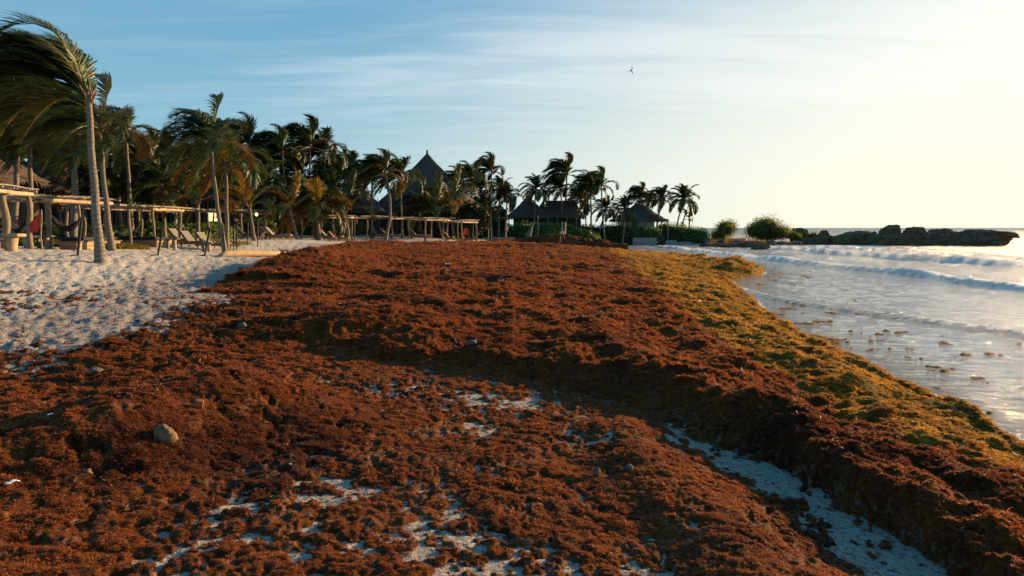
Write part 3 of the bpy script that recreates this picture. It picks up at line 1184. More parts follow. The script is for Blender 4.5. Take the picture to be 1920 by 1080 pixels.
def trunk_mesh(base, top, r0, r1, bend=(0, 0), seed=0, n=12):
    """curved ringed trunk from base to top (local), swollen at the foot"""
    rr = random.Random(seed)
    b, t = Vector(base), Vector(top)
    H = (t - b).length
    K = max(10, int(H / 0.28))
    pts, rs = [], []
    for i in range(K + 1):
        u = i / K
        p = b.lerp(t, u)
        s = math.sin(math.pi * u)
        p = p + Vector((bend[0] * s, bend[1] * s, 0))
        p.x += 0.015 * math.sin(u * 17 + seed)
        pts.append(p)
        sw = 1 + 0.60 * math.exp(-u * H / 0.30) + 0.28 * math.exp(-u * H / 1.6)
        rs.append((r0 * (1 - u) + r1 * u) * sw * (1 + 0.035 * (-1) ** i + rr.uniform(-.015, .015)))
    # swollen crownshaft
    rs[-1] *= 1.25
    rs[-2] *= 1.15
    m = MB()
    m.tube(pts, rs, n)
    return m


def palm(px, Y, top, label, cs='mild', scale=1.0, r=0.14, base_px=None, bend=(0, 0), coconuts=0, dry=0.12, dead=0, nfr=None, group=None,
         dx=0.0, tint=None, rz=None, name='palm_tree', seed=None, behind=0.0, dark=1.0):
    """top = (px, py) of the crown's heart; base at column base_px or px"""
    bx = W(px if base_px is None else base_px, Y)
    Yb = Y + behind
    z0 = gz(bx, Yb) - 0.12
    tx, tz = W(top[0], Y), Z(top[1], Y)
    seed = int(px * 7 + Y * 13) if seed is None else seed
    rr = random.Random(seed)
    root = empty(name, (bx, Yb, z0), label, 'palm tree', group)
    H = tz - z0
    topl = Vector((tx - bx, 0, H))
    if H > 0.9:
        tm = trunk_mesh((0, 0, 0), topl, r, r * 0.66, bend, seed)
        tm.build('trunk', M['bark'], root, smooth=True)
    else:
        tm = trunk_mesh((0, 0, 0), topl, r * 1.3, r, (0, 0), seed, 9)
        tm.build('trunk', M['bark'], root, smooth=True)
    fr = SETS[cs]
    rz = rr.uniform(-.3, .3) if rz is None else rz
    k = 0
    for me, age in fr:
        if nfr is not None and rr.random() > nfr:
            continue
        o = bpy.data.objects.new('frond', me)
        C.objects.link(o)
        o.parent = root
        o.location = topl + Vector((rr.uniform(-.05, .05), rr.uniform(-.05, .05), -0.25 * age))
        o.rotation_euler = (rr.uniform(-.10, .10), rr.uniform(-.10, .10), rz + rr.uniform(-.15, .15))
        o.scale = (scale,) * 3
        if rr.random() < dry * (0.1 + 1.2 * age ** 2):
            c = rr.choice(OLD)
        else:
            c = rr.choice(GREENS)
        if tint is not None and rr.random() < tint:
            c = rr.choice(ORANGE)
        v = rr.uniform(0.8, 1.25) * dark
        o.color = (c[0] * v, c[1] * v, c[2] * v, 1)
        k += 1
    for i in range(coconuts):
        a = i * 2.4 + rr.random()
        m = MB()
        R = 0.125
        nu, nv = 8, 6
        vs, fs = [], []
        for b_ in range(nv + 1):
            for a_ in range(nu):
                th, ph = math.pi * b_ / nv, 2 * math.pi * a_ / nu
                vs.append((R * math.sin(th) * math.cos(ph), R * math.sin(th) * math.sin(ph), R * 1.25 * math.cos(th)))
        for b_ in range(nv):
            for a_ in range(nu):
                fs.append((b_ * nu + a_, (b_ + 1) * nu + a_, (b_ + 1) * nu + (a_ + 1) % nu, b_ * nu + (a_ + 1) % nu))
        m.add(vs, fs)
        rad_ = r + 0.10 + 0.1 * (i % 2)
        m.build('coconut', M['husk'], root, smooth=True, loc=(topl.x + math.cos(a) * rad_, topl.y + math.sin(a) * rad_, topl.z - 0.25 - 0.2 * (i % 3)))
    # stumps of cut leaves under the crown
    m = MB()
    for i in range(9):
        a = i * 2.4
        b0 = topl + Vector((math.cos(a) * r * .6, math.sin(a) * r * .6, -0.35 + 0.03 * i))
        m.tube([b0, b0 + Vector((math.cos(a) * .18, math.sin(a) * .18, .30))], [0.045, 0.02], 5)
    m.build('leaf_bases', M['husk'], root)
    return root


G1 = 'coconut palms on the open sand'
palm(188, 22, (181, 172), 'tallest coconut palm on the open sand, its crown blown over to one side', 'hero', 0.97, 0.125, bend=(-0.02, 0), group=G1, rz=0.0, dry=.22)
palm(211, 30, (199, 232), 'second tall palm close behind the tallest one, narrow wind-folded crown', 'hero2', 0.88, 0.115, bend=(-.05, 0), group=G1, rz=.1, dry=.3)
palm(136, 35, (149, 246), 'leaning palm with coconuts behind the first pergola', 'hero2', 1.05, 0.17, bend=(.12, 0), coconuts=7, group=G1, rz=-.1)
palm(24, 36, (46, 222), 'slanting palm before the brown thatched cone roof', 'hero2', 1.25, 0.15, bend=(.12, 0), rz=.2)
palm(56, 38, (68, 232), 'second slanting palm beside the brown thatched cone roof', 'hero2', 1.2, 0.14, bend=(.1, 0), rz=-.2)
palm(8, 41, (-14, 290), 'palm at the very edge of the picture beside the brown cone roof', 'windy', 1.0, 0.14)
palm(250, 45, (247, 248), 'slim palm with one upright frond standing behind the two tallest', 'windy2', 0.72, 0.13, rz=.3)
palm(424, 34, (403, 258), 'slender leaning palm beside the log, grey upright frond above it', 'hero2', 0.85, 0.10, bend=(-.10, 0), group=G1, rz=-.5)
palm(426, 39, (430, 300), 'palm with orange drooping fronds just behind the slender leaning one', 'windy2', 0.95, 0.12, tint=.55, coconuts=2, group=G1)
palm(600, 63, (594, 388), 'short thick palm with golden upright frond between two pergolas', 'windy2', 1.25, 0.20, tint=.2, dry=.4, group=G1)
palm(722, 70, (724, 322), 'bent palm standing at the weed edge beside the small log', 'windy', 0.92, 0.16, bend=(.55, 0), dry=.6, group=G1)
palm(755, 76, (752, 330), 'palm close behind the bent one at the weed edge', 'windy2', 1.05, 0.13)
palm(698, 74, (700, 335), 'palm with fronds overlapping the bent one, on its inland side', 'windy', 1.0, 0.13, dry=.4)
# low young palms
palm(832, 80, (818, 400), 'low young palm with upright green fronds before the tallest thatched roof', 'young', 1.45, 0.16, tint=.08, dry=.3)
palm(852, 83, (845, 388), 'low young palm with a pale upright frond, beside the tallest thatched roof', 'young', 1.55, 0.16, tint=.10, dry=.4)
palm(790, 82, (786, 396), 'small young palm in front of the dark wall of the tallest roof', 'young', 1.2, 0.14, tint=.05)
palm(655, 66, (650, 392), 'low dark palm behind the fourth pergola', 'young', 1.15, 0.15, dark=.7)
palm(478, 52, (470, 382), 'low palm with yellow arching fronds behind the third pergola', 'young', 0.95, 0.13, tint=.3)
palm(372, 46, (376, 372), 'low palm with brown-tipped arching fronds behind the second pergola', 'young', 1.0, 0.13, tint=.25, dry=.4)
palm(285, 50, (282, 385), 'low dark palm behind the second pergola', 'young', 1.0, 0.13, dark=.7)
palm(125, 44, (112, 380), 'low yellowing palm between the first pergola and the small thatched roof', 'young', 0.8, 0.12, tint=.3)
palm(560, 60, (545, 392), 'low arching palm over the back of the third pergola', 'young', 1.0, 0.13, tint=.12)
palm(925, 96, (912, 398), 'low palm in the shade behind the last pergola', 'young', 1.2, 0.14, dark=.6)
# canopy behind the beach
BACK = [
    (232, 52, 230, 262, 'windy', 0.9, 'palm crown just inland of the two tallest palms'), (290, 56, 292, 296, 'windy', 0.95, 'palm in the dark grove, below and beside the upright frond palm'),
    (332, 62, 322, 285, 'windy2', 0.9, 'palm in the dark grove with thin slanted trunk against the sky'),
    (352, 66, 352, 318, 'mild', 1.15, 'palm in the grove filling the gap inland of the slender leaning palm'),
    (478, 70, 474, 262, 'windy', 1.05, 'tall dark palm right of the slender leaning palm, top of the grove'),
    (510, 74, 512, 300, 'windy2', 1.2, 'dark bushy palm lower in the grove beside the tall dark one'),
    (545, 70, 534, 284, 'windy', 1.05, 'palm in mid grove with light tipped fronds'),
    (590, 74, 586, 272, 'windy', 1.2, 'broad dark palm, highest of the mid grove'), (612, 78, 612, 282, 'windy2', 1.15, 'palm sticking one frond out seaward from mid grove'),
    (570, 80, 560, 325, 'mild', 1.3, 'dark palm low in mid grove behind the golden frond'), (640, 80, 640, 336, 'windy', 1.15, 'dark palm at the end of mid grove'),
    (672, 84, 664, 310, 'windy2', 0.85, 'small palm crown between mid grove and the bent palm'), (628, 70, 622, 352, 'mild', 1.0, 'low dark palm over the long dark thatched roof'),
    (440, 62, 446, 330, 'mild', 0.9, 'dark palm right behind the orange fronds'), (500, 60, 498, 345, 'mild2', 1.0, 'dark palm low behind the third pergola'),
    (400, 60, 392, 325, 'mild', 1.0, 'dark palm behind the trunk of the slender leaning palm'), (310, 48, 306, 345, 'mild2', .9, 'dark palm low behind the second pergola roof'),
    (262, 50, 258, 330, 'mild', .95, 'dark palm low beside the second tall trunk'), (185, 46, 180, 320, 'mild', .95, 'dark palm behind the tallest trunk'),
    (100, 48, 96, 300, 'mild', .95, 'dark palm above the small thatched roof'), (76, 52, 82, 255, 'windy', 1.0, 'palm behind the two slanting palms'),
    (15, 48, 5, 240, 'windy2', 1.1, 'palm behind the brown cone roof'), (120, 50, 128, 238, 'windy', 1.1, 'palm with long shaded fronds beside the coconut palm'),
    (886, 92, 884, 332, 'windy2', 0.95, 'palm right beside the tallest thatched roof'), (922, 96, 922, 318, 'windy', 0.95, 'tall palm with a frond pointing seaward, past the tallest roof'),
    (900, 98, 902, 355, 'mild', 1.0, 'dark palm below the two beside the tallest roof'), (868, 90, 862, 345, 'windy2', 1.0, 'palm touching the seaward slope of the tallest roof'),
    (948, 100, 950, 365, 'mild', 0.85, 'thin-trunked palm before the house with the twin peaks'), (935, 104, 938, 352, 'mild2', .8, 'palm paired with the thin-trunked one before the twin peak house'),
    (1003, 108, 1004, 352, 'mild2', 0.95, 'round-crowned palm rising behind the peak of the long thatched house'),
    (1058, 112, 1062, 325, 'windy', 1.25, 'big windswept palm above the long thatched house'), (1052, 110, 1050, 352, 'windy2', 1.0, 'palm in front of the ridge of the long thatched house'),
    (1108, 108, 1106, 352, 'windy2', 1.15, 'palm at the end of the long thatched house'), (1135, 110, 1126, 345, 'windy', 1.1, 'palm with two crossing trunks past the long thatched house'),
    (1090, 114, 1088, 375, 'mild', 1.0, 'dark palm low at the end of the long thatched house'), (1120, 116, 1135, 390, 'mild', .9, 'small dark palm between the two last houses'),
    (1166, 112, 1170, 388, 'mild2', 0.85, 'low palm in front of the white walled house'),
    (1205, 122, 1202, 366, 'windy', 0.95, 'palm above the roof of the white walled house'), (1222, 118, 1238, 370, 'mild', 0.95, 'leaning palm with coconuts at the white house veranda'),
    (1214, 124, 1216, 375, 'windy2', 0.9, 'palm paired with the one above the white house roof'),
    (1262, 119, 1280, 372, 'mild2', 1.15, 'last big leaning palm with coconuts on the headland hedge'),
    (1271, 121, 1284, 398, 'young', 0.35, 'thin curved small palm beside the last big one'),
]
for i, (bp, Y, tx, ty, cs, sc, lab) in enumerate(BACK):
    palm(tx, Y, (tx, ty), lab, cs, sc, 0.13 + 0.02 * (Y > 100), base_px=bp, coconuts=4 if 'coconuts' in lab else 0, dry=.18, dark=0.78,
         group='coconut palms of the grove behind the beach' if i < 23 else 'coconut palms among the far houses', bend=(random.uniform(-.2, .2), 0))
# withered little palm on the headland hedge
palm(1292, 120, (1291, 410), 'withered little palm with two drooping fronds above the headland hedge', 'mild2', 0.5, 0.16, nfr=.3, tint=.6)


# ------------------------------------------------------------------ leafy masses
def leaf_cloud(pts, nrm_, size, name, mat, parent, jitter=0.5, stuff=False):
    """many small leaf quads at points"""
    n = len(pts)
    size = np.broadcast_to(np.asarray(size, float), (n,))
    a = rng.normal(size=(n, 3)) * jitter + nrm_ * 0.7
    a /= np.linalg.norm(a, axis=1)[:, None] + 1e-9
    b = np.cross(a, rng.normal(size=(n, 3)))
    b /= np.linalg.norm(b, axis=1)[:, None] + 1e-9
    c = np.cross(a, b)
    s1 = size * rng.uniform(0.6, 1.3, n)
    s2 = s1 * rng.uniform(0.45, 0.8, n)
    V = np.stack([pts - b * s1[:, None] * .5, pts + c * s2[:, None] * .5, pts + b * s1[:, None] * .5, pts - c * s2[:, None] * .5], 1).reshape(-1, 3)
    Q = np.arange(n * 4).reshape(-1, 4)
    me = mesh_np(name, V, quads=Q)
    o = link(name, me, mat, parent)
    return o


def hedge(p0, p1, width, h, label, mat=None, leaf=0.20, dens=34, group='hedges along the back of the beach', lumps=0.22, name='hedge', base=None, round_=2.4):
    """a long rounded hedge from p0 to p1 (world x, y); h may be a pair"""
    x0, y0 = p0
    x1, y1 = p1
    L = math.hypot(x1 - x0, y1 - y0)
    h0, h1 = h if isinstance(h, tuple) else (h, h)
    zb0 = gz(x0, y0) - .1 if base is None else base
    root = empty(name, (x0, y0, zb0), label, 'hedge', group)
    ux, uy = (x1 - x0) / L, (y1 - y0) / L
    seed = int(abs(x0 * 3 + y0)) % 50 + 200

    def shell(u, t, k):
        # u 0..1 along, t 0..pi across
        e = np.clip(1 - np.abs(u * 2 - 1) ** (6 * max(1, L / 6)), 0, 1) ** 0.5
        H = (h0 * (1 - u) + h1 * u) * (0.35 + 0.65 * e)
        d = 1 + lumps * fbm(u * L * 0.55 + 9, t * 1.4 + y0, seed, 3) + 0.10 * fbm(u * L * 2.5, t * 4, seed + 5, 2)
        ct, st_ = np.cos(t), np.sin(t)
        cw = np.sign(ct) * np.abs(ct) ** (2 / round_)
        sw = np.abs(st_) ** (2 / round_)
        lx = u * L
        ly = -cw * width / 2 * d * k * e
        lz = sw * H * d * k
        gx = gzv(x0 + ux * lx, y0 + uy * lx) - zb0 if base is None else 0
        return np.stack([ux * lx - uy * ly, uy * lx + ux * ly, lz + gx - 0.05], -1)
    nu, nv = max(8, int(L / 0.6)), 12
    U, T = np.meshgrid(np.linspace(0, 1, nu), np.linspace(0, math.pi, nv), indexing='ij')
    V = shell(U, T, 0.86)
    me = mesh_np('hedge_core', V.reshape(-1, 3), quads=grid_quads(nu, nv, False), smooth=True)
    link("twigs", me, M["core"], root)  # solid dark shell painted as the shade behind the leaves
    area = L * (2 * max(h0, h1) + width)
    n = int(min(area * dens, 26000))
    u = rng.uniform(0, 1, n)
    t = rng.uniform(0.02, math.pi - 0.02, n)
    k = rng.uniform(0.86, 1.05, n)
    p = shell(u, t, k)
    q = shell(u, t, k + 0.05)
    nn = q - p
    nn /= np.linalg.norm(nn, axis=1)[:, None] + 1e-9
    o = leaf_cloud(p, nn, leaf, 'foliage', mat or M['hedge'], root)
    return root


def gzv(x, y):
    x = np.atleast_1d(np.asarray(x, float))
    y = np.atleast_1d(np.asarray(y, float))
    sh = x.shape
    # coarse but fast ground lookup
    return sand_h(x.ravel(), y.ravel(), None, False).reshape(sh)


def HP(px, Y):
    return (W(px, Y), Y)


hedge(HP(-20, 40), HP(118, 42), 1.6, 1.15, 'dark clipped hedge behind the hammocks of the first pergola', leaf=.16, dens=60)
hedge(HP(118, 42), HP(250, 46), 1.6, 1.15, 'dark clipped hedge behind the two tallest trunks', leaf=.16, dens=60)
hedge(HP(245, 47), HP(440, 54), 2.2, 1.25, 'leafy hedge behind the second pergola and its loungers', leaf=.22, dens=40)
hedge(HP(405, 62), HP(520, 66), 2.4, (2.0, 1.9), 'tall dark hedge behind the hammock of the third pergola', leaf=.2)
hedge(HP(500, 72), HP(600, 76), 2.4, 1.75, 'hedge with a flat bright top between the third and fourth pergola', leaf=.2)
hedge(HP(598, 75), HP(690, 80), 2.6, 1.65, 'hedge behind the fourth pergola and its black hammock', leaf=.22)
hedge(HP(688, 84), HP(795, 88), 2.6, 1.7, 'hedge behind the fifth pergola and the bent palm', leaf=.22)
hedge(HP(796, 88), HP(872, 90), 3.4, (2.3, 1.5), 'sunlit yellow-green hedge behind the sixth pergola', leaf=.22)
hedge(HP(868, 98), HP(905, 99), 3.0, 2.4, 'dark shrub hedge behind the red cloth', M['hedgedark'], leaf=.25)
hedge(HP(896, 108), HP(968, 104), 3.5, (1.9, 0.9), 'low sloping hedge below the thin grey railing', leaf=.24, dens=26)
hedge(HP(955, 106), HP(1052, 102), 5.0, (2.6, 2.9), 'wide rounded hedge right behind the big seaweed heap', leaf=.26, dens=24)
hedge(HP(1046, 108), HP(1122, 104), 5.0, (2.9, 2.2), 'rounded hedge seaward of the pale post', leaf=.26, dens=24)
hedge(HP(1130, 116), HP(1240, 116), 4.0, 3.3, 'hedge growing over the first stone wall below the white house', leaf=.26, dens=24)
hedge(HP(1228, 121), HP(1330, 118), 5.0, (4.0, 3.3), 'rounded bright hedge on the headland end of the stone walls', leaf=.26, dens=26)
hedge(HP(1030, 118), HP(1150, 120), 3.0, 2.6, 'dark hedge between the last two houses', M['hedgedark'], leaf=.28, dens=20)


def leafy_mass(px, Y, py_top, rx, ry, label, mat, name='leafy_tree', cat='tree', leaf=0.3, n=5000, zb=None, trunk=True, lumps=9, group=None):
    x, z0 = W(px, Y), gz(W(px, Y), Y) - 0.1 if zb is None else zb
    zt = Z(py_top, Y)
    H = zt - z0
    root = empty(name, (x, Y, z0), label, cat, group)
    rr = random.Random(int(px * 3 + Y))
    if trunk:
        m = MB()
        for k in range(3):
            a = k * 2.1 + rr.random()
            m.tube([(0, 0, 0), (math.cos(a) * rx * .12, math.sin(a) * ry * .12, H * .3), (math.cos(a) * rx * .4, math.sin(a) * ry * .4, H * .7)], [.16, .11, .04], 7)
        m.build('trunk', M['greywood'], root, smooth=True)
    P_, N_ = [], []
    cs = []
    for k in range(lumps):
        a = rr.uniform(0, 6.283)
        q = rr.uniform(0.0, 0.62) ** 0.7
        cs.append((math.cos(a) * rx * q, math.sin(a) * ry * q, H * rr.uniform(0.22, 0.66), rx * rr.uniform(.34, .52), H * rr.uniform(.26, .36)))
    cs.append((0, 0, H * .62, rx * .5, H * .37))
    per = n // len(cs)
    core = MB()
    for cx, cy, cz, r_, rz_ in cs:
        d = rng.normal(size=(per, 3))
        d /= np.linalg.norm(d, axis=1)[:, None]
        f = 0.62 + 0.50 * rng.uniform(0, 1, per)
        dd = 1 + 0.75 * fbm(d[:, 0] * 3 + cx, d[:, 2] * 3 + cz + d[:, 1] * 2, 301, 3)
        sc_ = np.array([r_, r_ * ry / rx, rz_])
        p = d * sc_ * (f * dd)[:, None] + np.array([cx, cy, cz])
        ok = p[:, 2] > 0.02 * H
        P_.append(p[ok])
        N_.append(d[ok])
        nu, nv = 10, 7
        vs, fs = [], []
        for b_ in range(nv + 1):
            for a_ in range(nu):
                th, ph = math.pi * b_ / nv, 2 * math.pi * a_ / nu
                vs.append((cx + .6 * r_ * math.sin(th) * math.cos(ph), cy + .6 * r_ * ry / rx * math.sin(th) * math.sin(ph), max(0, cz + .6 * rz_ * math.cos(th))))
        for b_ in range(nv):
            for a_ in range(nu):
                fs.append((b_ * nu + a_, (b_ + 1) * nu + a_, (b_ + 1) * nu + (a_ + 1) % nu, b_ * nu + (a_ + 1) % nu))
        core.add(vs, fs)
    core.build('twigs', M['core'], root, smooth=True)  # solid lumps coloured near-black for the shade inside the crown
    leaf_cloud(np.concatenate(P_), np.concatenate(N_), leaf, 'crown', mat, root, 0.8)
    return root


G2 = 'dark broadleaf trees behind the palms'
for px, Y, py, rx, lab in [
    (-15, 60, 300, 4.5, 'dark broadleaf tree behind the brown cone roof'), (150, 62, 300, 5.0, 'dark broadleaf tree behind the coconut palm trunk'),
    (255, 66, 300, 5.0, 'dark broadleaf tree behind the second tall trunk'), (70, 66, 280, 5.0, 'dark broadleaf tree between the brown cone roof and the coconut palm'), (345, 72, 322, 4.5, 'dark broadleaf tree inland of the slender leaning palm'),
    (430, 76, 322, 4.5, 'dark broadleaf tree behind the orange fronds'), (512, 86, 330, 5.0, 'dark broadleaf tree behind the third pergola'),
    (595, 90, 325, 5.5, 'dark broadleaf tree behind the golden frond palm'), (672, 94, 350, 4.5, 'dark broadleaf tree behind the long dark roof'),
        (888, 104, 372, 3.6, 'dark broadleaf tree between the tallest roof and the twin peak house'), (884, 84, 378, 2.0, 'dark broadleaf shrub-tree over the seaward eave of the tallest thatched hut'), (930, 108, 385, 2.6, 'dark small-leaved tree with its edge against the sky, before the twin peak house')]:
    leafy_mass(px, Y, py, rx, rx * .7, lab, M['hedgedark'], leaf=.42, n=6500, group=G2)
leafy_mass(1356, 122, 411, 2.7, 2.2, 'smaller feathery green bush on the headland rocks', M['bush'], 'bush', 'bush', .20, 6500, 0.5, True, 9)
leafy_mass(1438, 121, 402, 4.3, 3.2, 'larger rounded green bush on the headland rocks', M['bush'], 'bush', 'bush', .22, 11000, 0.5, True, 12)
leafy_mass(1482, 121, 432, 1.8, 1.6, 'low yellow-green shrub against the seaward side of the larger bush', M['bush'], 'bush', 'bush', .20, 2500, 0.6, True, 6)
leafy_mass(1524, 122, 434, 1.6, 1.4, 'small shrub growing on the broken rocks before the reef shelf', M['bush'], 'bush', 'bush', .20, 1600, 0.6, True, 5)


def lilies(px0, px1, Y, depth, label, h=0.5, n=900):
    x0, x1 = W(px0, Y), W(px1, Y)
    bx = rng.uniform(x0, x1, n)
    by = rng.uniform(Y, Y + depth, n)
    bz = gzv(bx, by)
    V, Q = [], []
    for i in range(n):
        a = rng.uniform(0, 6.28)
        l = h * rng.uniform(.6, 1.3)
        d = np.array([math.cos(a) * .6, math.sin(a) * .6, 1.0]) * l * .5
        w = np.array([-math.sin(a), math.cos(a), 0]) * .045
        b = np.array([bx[i], by[i], bz[i]])
        m = b + d
        t = m + np.array([math.cos(a) * .9, math.sin(a) * .9, -.1]) * l * .5
        k = len(V)
        V += [b - w * .6, b + w * .6, m + w, m - w, t]
        Q += [(k, k + 1, k + 2, k + 3), (k + 3, k + 2, k + 4)]
    me = bpy.data.meshes.new('ground_plants')
    me.from_pydata([tuple(v) for v in V], [], Q)
    o = link('strap_leaved_undergrowth', me, M['lily'])
    tag(o, label, 'undergrowth', kind='stuff')


lilies(10, 130, 33, 3.5, 'yellowish strap-leaved ground plants behind the hammocks')
lilies(130, 215, 33, 3.5, 'yellowish strap-leaved ground plants around the two tall trunks')
lilies(205, 285, 40, 4.0, 'yellowish strap-leaved ground plants behind the platform bed', .45)
lilies(300, 440, 45, 3.0, 'leafy low plants in front of the hedge behind the loungers', .45, 700)


# ------------------------------------------------------------------ houses
def thatch_roof(parent, cx, cy, w, d, z_eave, z_peak, ridge_=0.0, n=44, flare=0.32, name='roof', fringe=True, fin=True):
    """thatched roof on a rounded rectangle plan with a curved, flaring slope and ragged eave"""
    m = MB()
    K = 12
    vs, fs = [], []
    for k in range(K + 1):
        u = k / K
        zz = z_eave + (z_peak - z_eave) * (u ** (1 + flare * 0.9))
        s = 1 - u
        zz += 0.05 * (k % 2)
        for j in range(n):
            a = 2 * math.pi * j / n
            ca, sa = math.cos(a), math.sin(a)
            ex = 0.62
            px_ = math.copysign(abs(ca) ** ex, ca)
            py_ = math.copysign(abs(sa) ** ex, sa)
            x = px_ * (w / 2 * s + ridge_ / 2 * u) + 0
            y = py_ * (d / 2 * s + 0.10 * u)
            jit = random.uniform(-.04, .04) * (1 + (k == 0))
            vs.append((cx + x * (1 + jit * .3), cy + y * (1 + jit * .3), zz + jit - (0.25 * random.random() if k == 0 else 0)))
    for k in range(K):
        for j in range(n):
            j2 = (j + 1) % n
            fs.append((k * n + j, k * n + j2, (k + 1) * n + j2, (k + 1) * n + j))
    fs.append(tuple(K * n + j for j in range(n)))
    m.add(vs, fs)
    o = m.build(name, M['thatch'], parent, smooth=False)
    if fringe:
        fm = MB()
        per = int((w + d) * 2 / 0.16)
        for i in range(per):
            a = 2 * math.pi * i / per
            ca, sa = math.cos(a), math.sin(a)
            x = cx + math.copysign(abs(ca) ** .62, ca) * w / 2 * .985
            y = cy + math.copysign(abs(sa) ** .62, sa) * d / 2 * .985
            l = random.uniform(.18, .55)
            tx, ty = -sa * .12, ca * .12
            z = z_eave + .02
            fm.add([(x - tx, y - ty, z), (x + tx, y + ty, z), (x + tx * .3 + ca * .06, y + ty * .3 + sa * .06, z - l)], [(0, 1, 2)])
        f = fm.build('eave_fringe', M['thatch'], o)
    return o


def stick_wall(parent, x0, y0, x1, y1, z0, z1, mat='greywood', gap=0.2, r=0.05):
    L = math.hypot(x1 - x0, y1 - y0)
    n = max(2, int(L / gap))
    for i in range(n + 1):
        t = i / n
        x, y = x0 + (x1 - x0) * t, y0 + (y1 - y0) * t
        m = MB().tube([(x, y, z0), (x + random.uniform(-.02, .02), y, z1)], r * random.uniform(.8, 1.25), 6)
        m.build('wall_pole', M[mat], parent)


def hut(px, Y, w, d, z_eave, py_peak, label, ridge_=0.0, wall='greywood', inset=0.8, peak2=None, name='thatched_hut', gap=.35):
    x = W(px, Y)
    z0 = gz(x, Y) - 0.1
    root = empty(name, (x, Y, z0), label, 'hut')
    ze, zp = z_eave - z0, Z(py_peak, Y) - z0
    thatch_roof(root, 0, 0, w, d, ze, zp, ridge_)
    # dim closed body behind the poles
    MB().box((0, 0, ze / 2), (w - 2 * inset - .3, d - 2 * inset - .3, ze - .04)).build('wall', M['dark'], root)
    stick_wall(root, -w / 2 + inset, -d / 2 + inset, w / 2 - inset, -d / 2 + inset, 0, ze + .1, wall, gap, .06)
    return root, ze, zp, z0


# brown cone at the left edge, sunlit
r_, ze, zp, z0 = hut(-22, 40, 5.6, 5.6, Z(338, 40), 232, 'brown sunlit cone-roofed thatched hut at the edge of the picture')
hut(86, 45, 4.6, 4.6, Z(352, 45), 282, 'small grey thatched roof next to the brown cone roof')
hut(215, 60, 9, 6, Z(368, 60), 320, 'low dark thatched hut behind the two tallest trunks', 3)
hut(395, 62, 7, 6, Z(376, 62), 330, 'dark thatched hut with a lit lamp behind the slender leaning palm', 2)
hut(556, 84, 10.5, 7, Z(398, 84), 332, 'long low dark thatched hut above the fourth pergola', 4.5)
hut(665, 82, 8.5, 6.5, Z(398, 82), 340, 'dark thatched hut with striped pole wall behind the bent palm', 1.2)
# tallest palapa
x = W(803, 90)
z0 = gz(x, 90) - .1
root = empty('thatched_hut', (x, 90, z0), 'tallest thatched hut, steep grey cone roof with a knob on top', 'hut')
ze, zp = Z(398, 90) - z0, Z(288, 90) - z0
thatch_roof(root, 0, 0, 15.4, 11, ze, zp, 0.1, 60, 0.14)
MB().tube([(0, 0, zp - .2), (0, 0, zp + .35), (.05, 0, zp + .5)], [.16, .12, .05], 7).build('finial', M['dark'], root)
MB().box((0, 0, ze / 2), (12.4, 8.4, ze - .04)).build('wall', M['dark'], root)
stick_wall(root, -6.6, -4.6, 6.6, -4.6, 0, ze + .1, 'greywood', .45, .07)
# house with a steep cone joined to a long ridge
x = W(1024, 112)
z0 = gz(x, 112) - .1
root = empty('thatched_house', (x, 112, z0), 'long dark thatched house with one steep peak and a long flat ridge', 'house')
ze = Z(408, 112) - z0
thatch_roof(root, -2.9, 0, 8.4, 8, ze, Z(366, 112) - z0, .1, 44, .42, 'roof')
thatch_roof(root, 2.0, .4, 8.8, 7.4, ze + .05, Z(376, 112) - z0, 5.0, 44, .1, 'roof')
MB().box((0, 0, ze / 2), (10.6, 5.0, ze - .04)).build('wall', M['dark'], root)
for i in range(9):
    MB().tube([(-6 + i * 1.5, -3.5, 0), (-6 + i * 1.5, -3.5, ze + .1)], .09, 7).build('veranda_post', M['greywood'], root)
# white walled house on the headland
x = W(1196, 121)
z0 = gz(x, 121) + .3
root = empty('beach_house', (x, 121, z0), 'small white walled house with grey thatch and veranda above the stone wall', 'house')
ze = Z(413, 121) - z0
thatch_roof(root, 0, 0, 10.0, 7.5, ze, Z(384, 121) - z0, 1.4, 44, .12, 'roof')
MB().box((-.4, .3, ze / 2), (5.6, 4.6, ze - .04)).build('wall', M['render'], root)
MB().box((-.9, -2.03, ze / 2 - .1), (.8, .06, ze - .5)).build('door', M['dark'], root)
for wx in (-2.4, .6):
    f = MB().box((wx, -2.03, ze / 2 + .15), (.8, .06, .9)).build('window', M['dark'], root)
    MB().box((wx, -2.07, ze / 2 - .33), (.95, .10, .07)).build('sill', M['render'], f)
for wx in (-4.3, -2.6, 1.4, 2.6, 3.4, 4.5):
    MB().tube([(wx, -2.9, 0), (wx, -2.9, ze + .2)], .09, 8).build('veranda_post', M['render' if wx in (1.4, 2.6) else 'stump'], root)
MB().box((0, 0, -.25), (9.0, 6.6, .5)).build('floor', M['mortar'], root)

# low sign-like boards and a blank board behind the pergolas
for px, py, Y, w, h, lab in [(369 * 2, 401, 78, 1.0, .5, 'small grey board on a post behind the fifth pergola'), (842, 408, 86, 1.9, .42, 'long grey board behind the sixth pergola')]:
    x = W(px, Y)
    z0 = gz(x, Y)
    zz = Z(py, Y) - z0
    r_ = empty('board', (x, Y, z0), lab, 'board')
    MB().box((0, 0, zz), (w, .05, h)).build('panel', M['greywood'], r_)
    for sx in (-w * .4, w * .4):
        MB().box((sx, .05, zz / 2), (.07, .045, zz)).build('post', M['greywood'], r_)
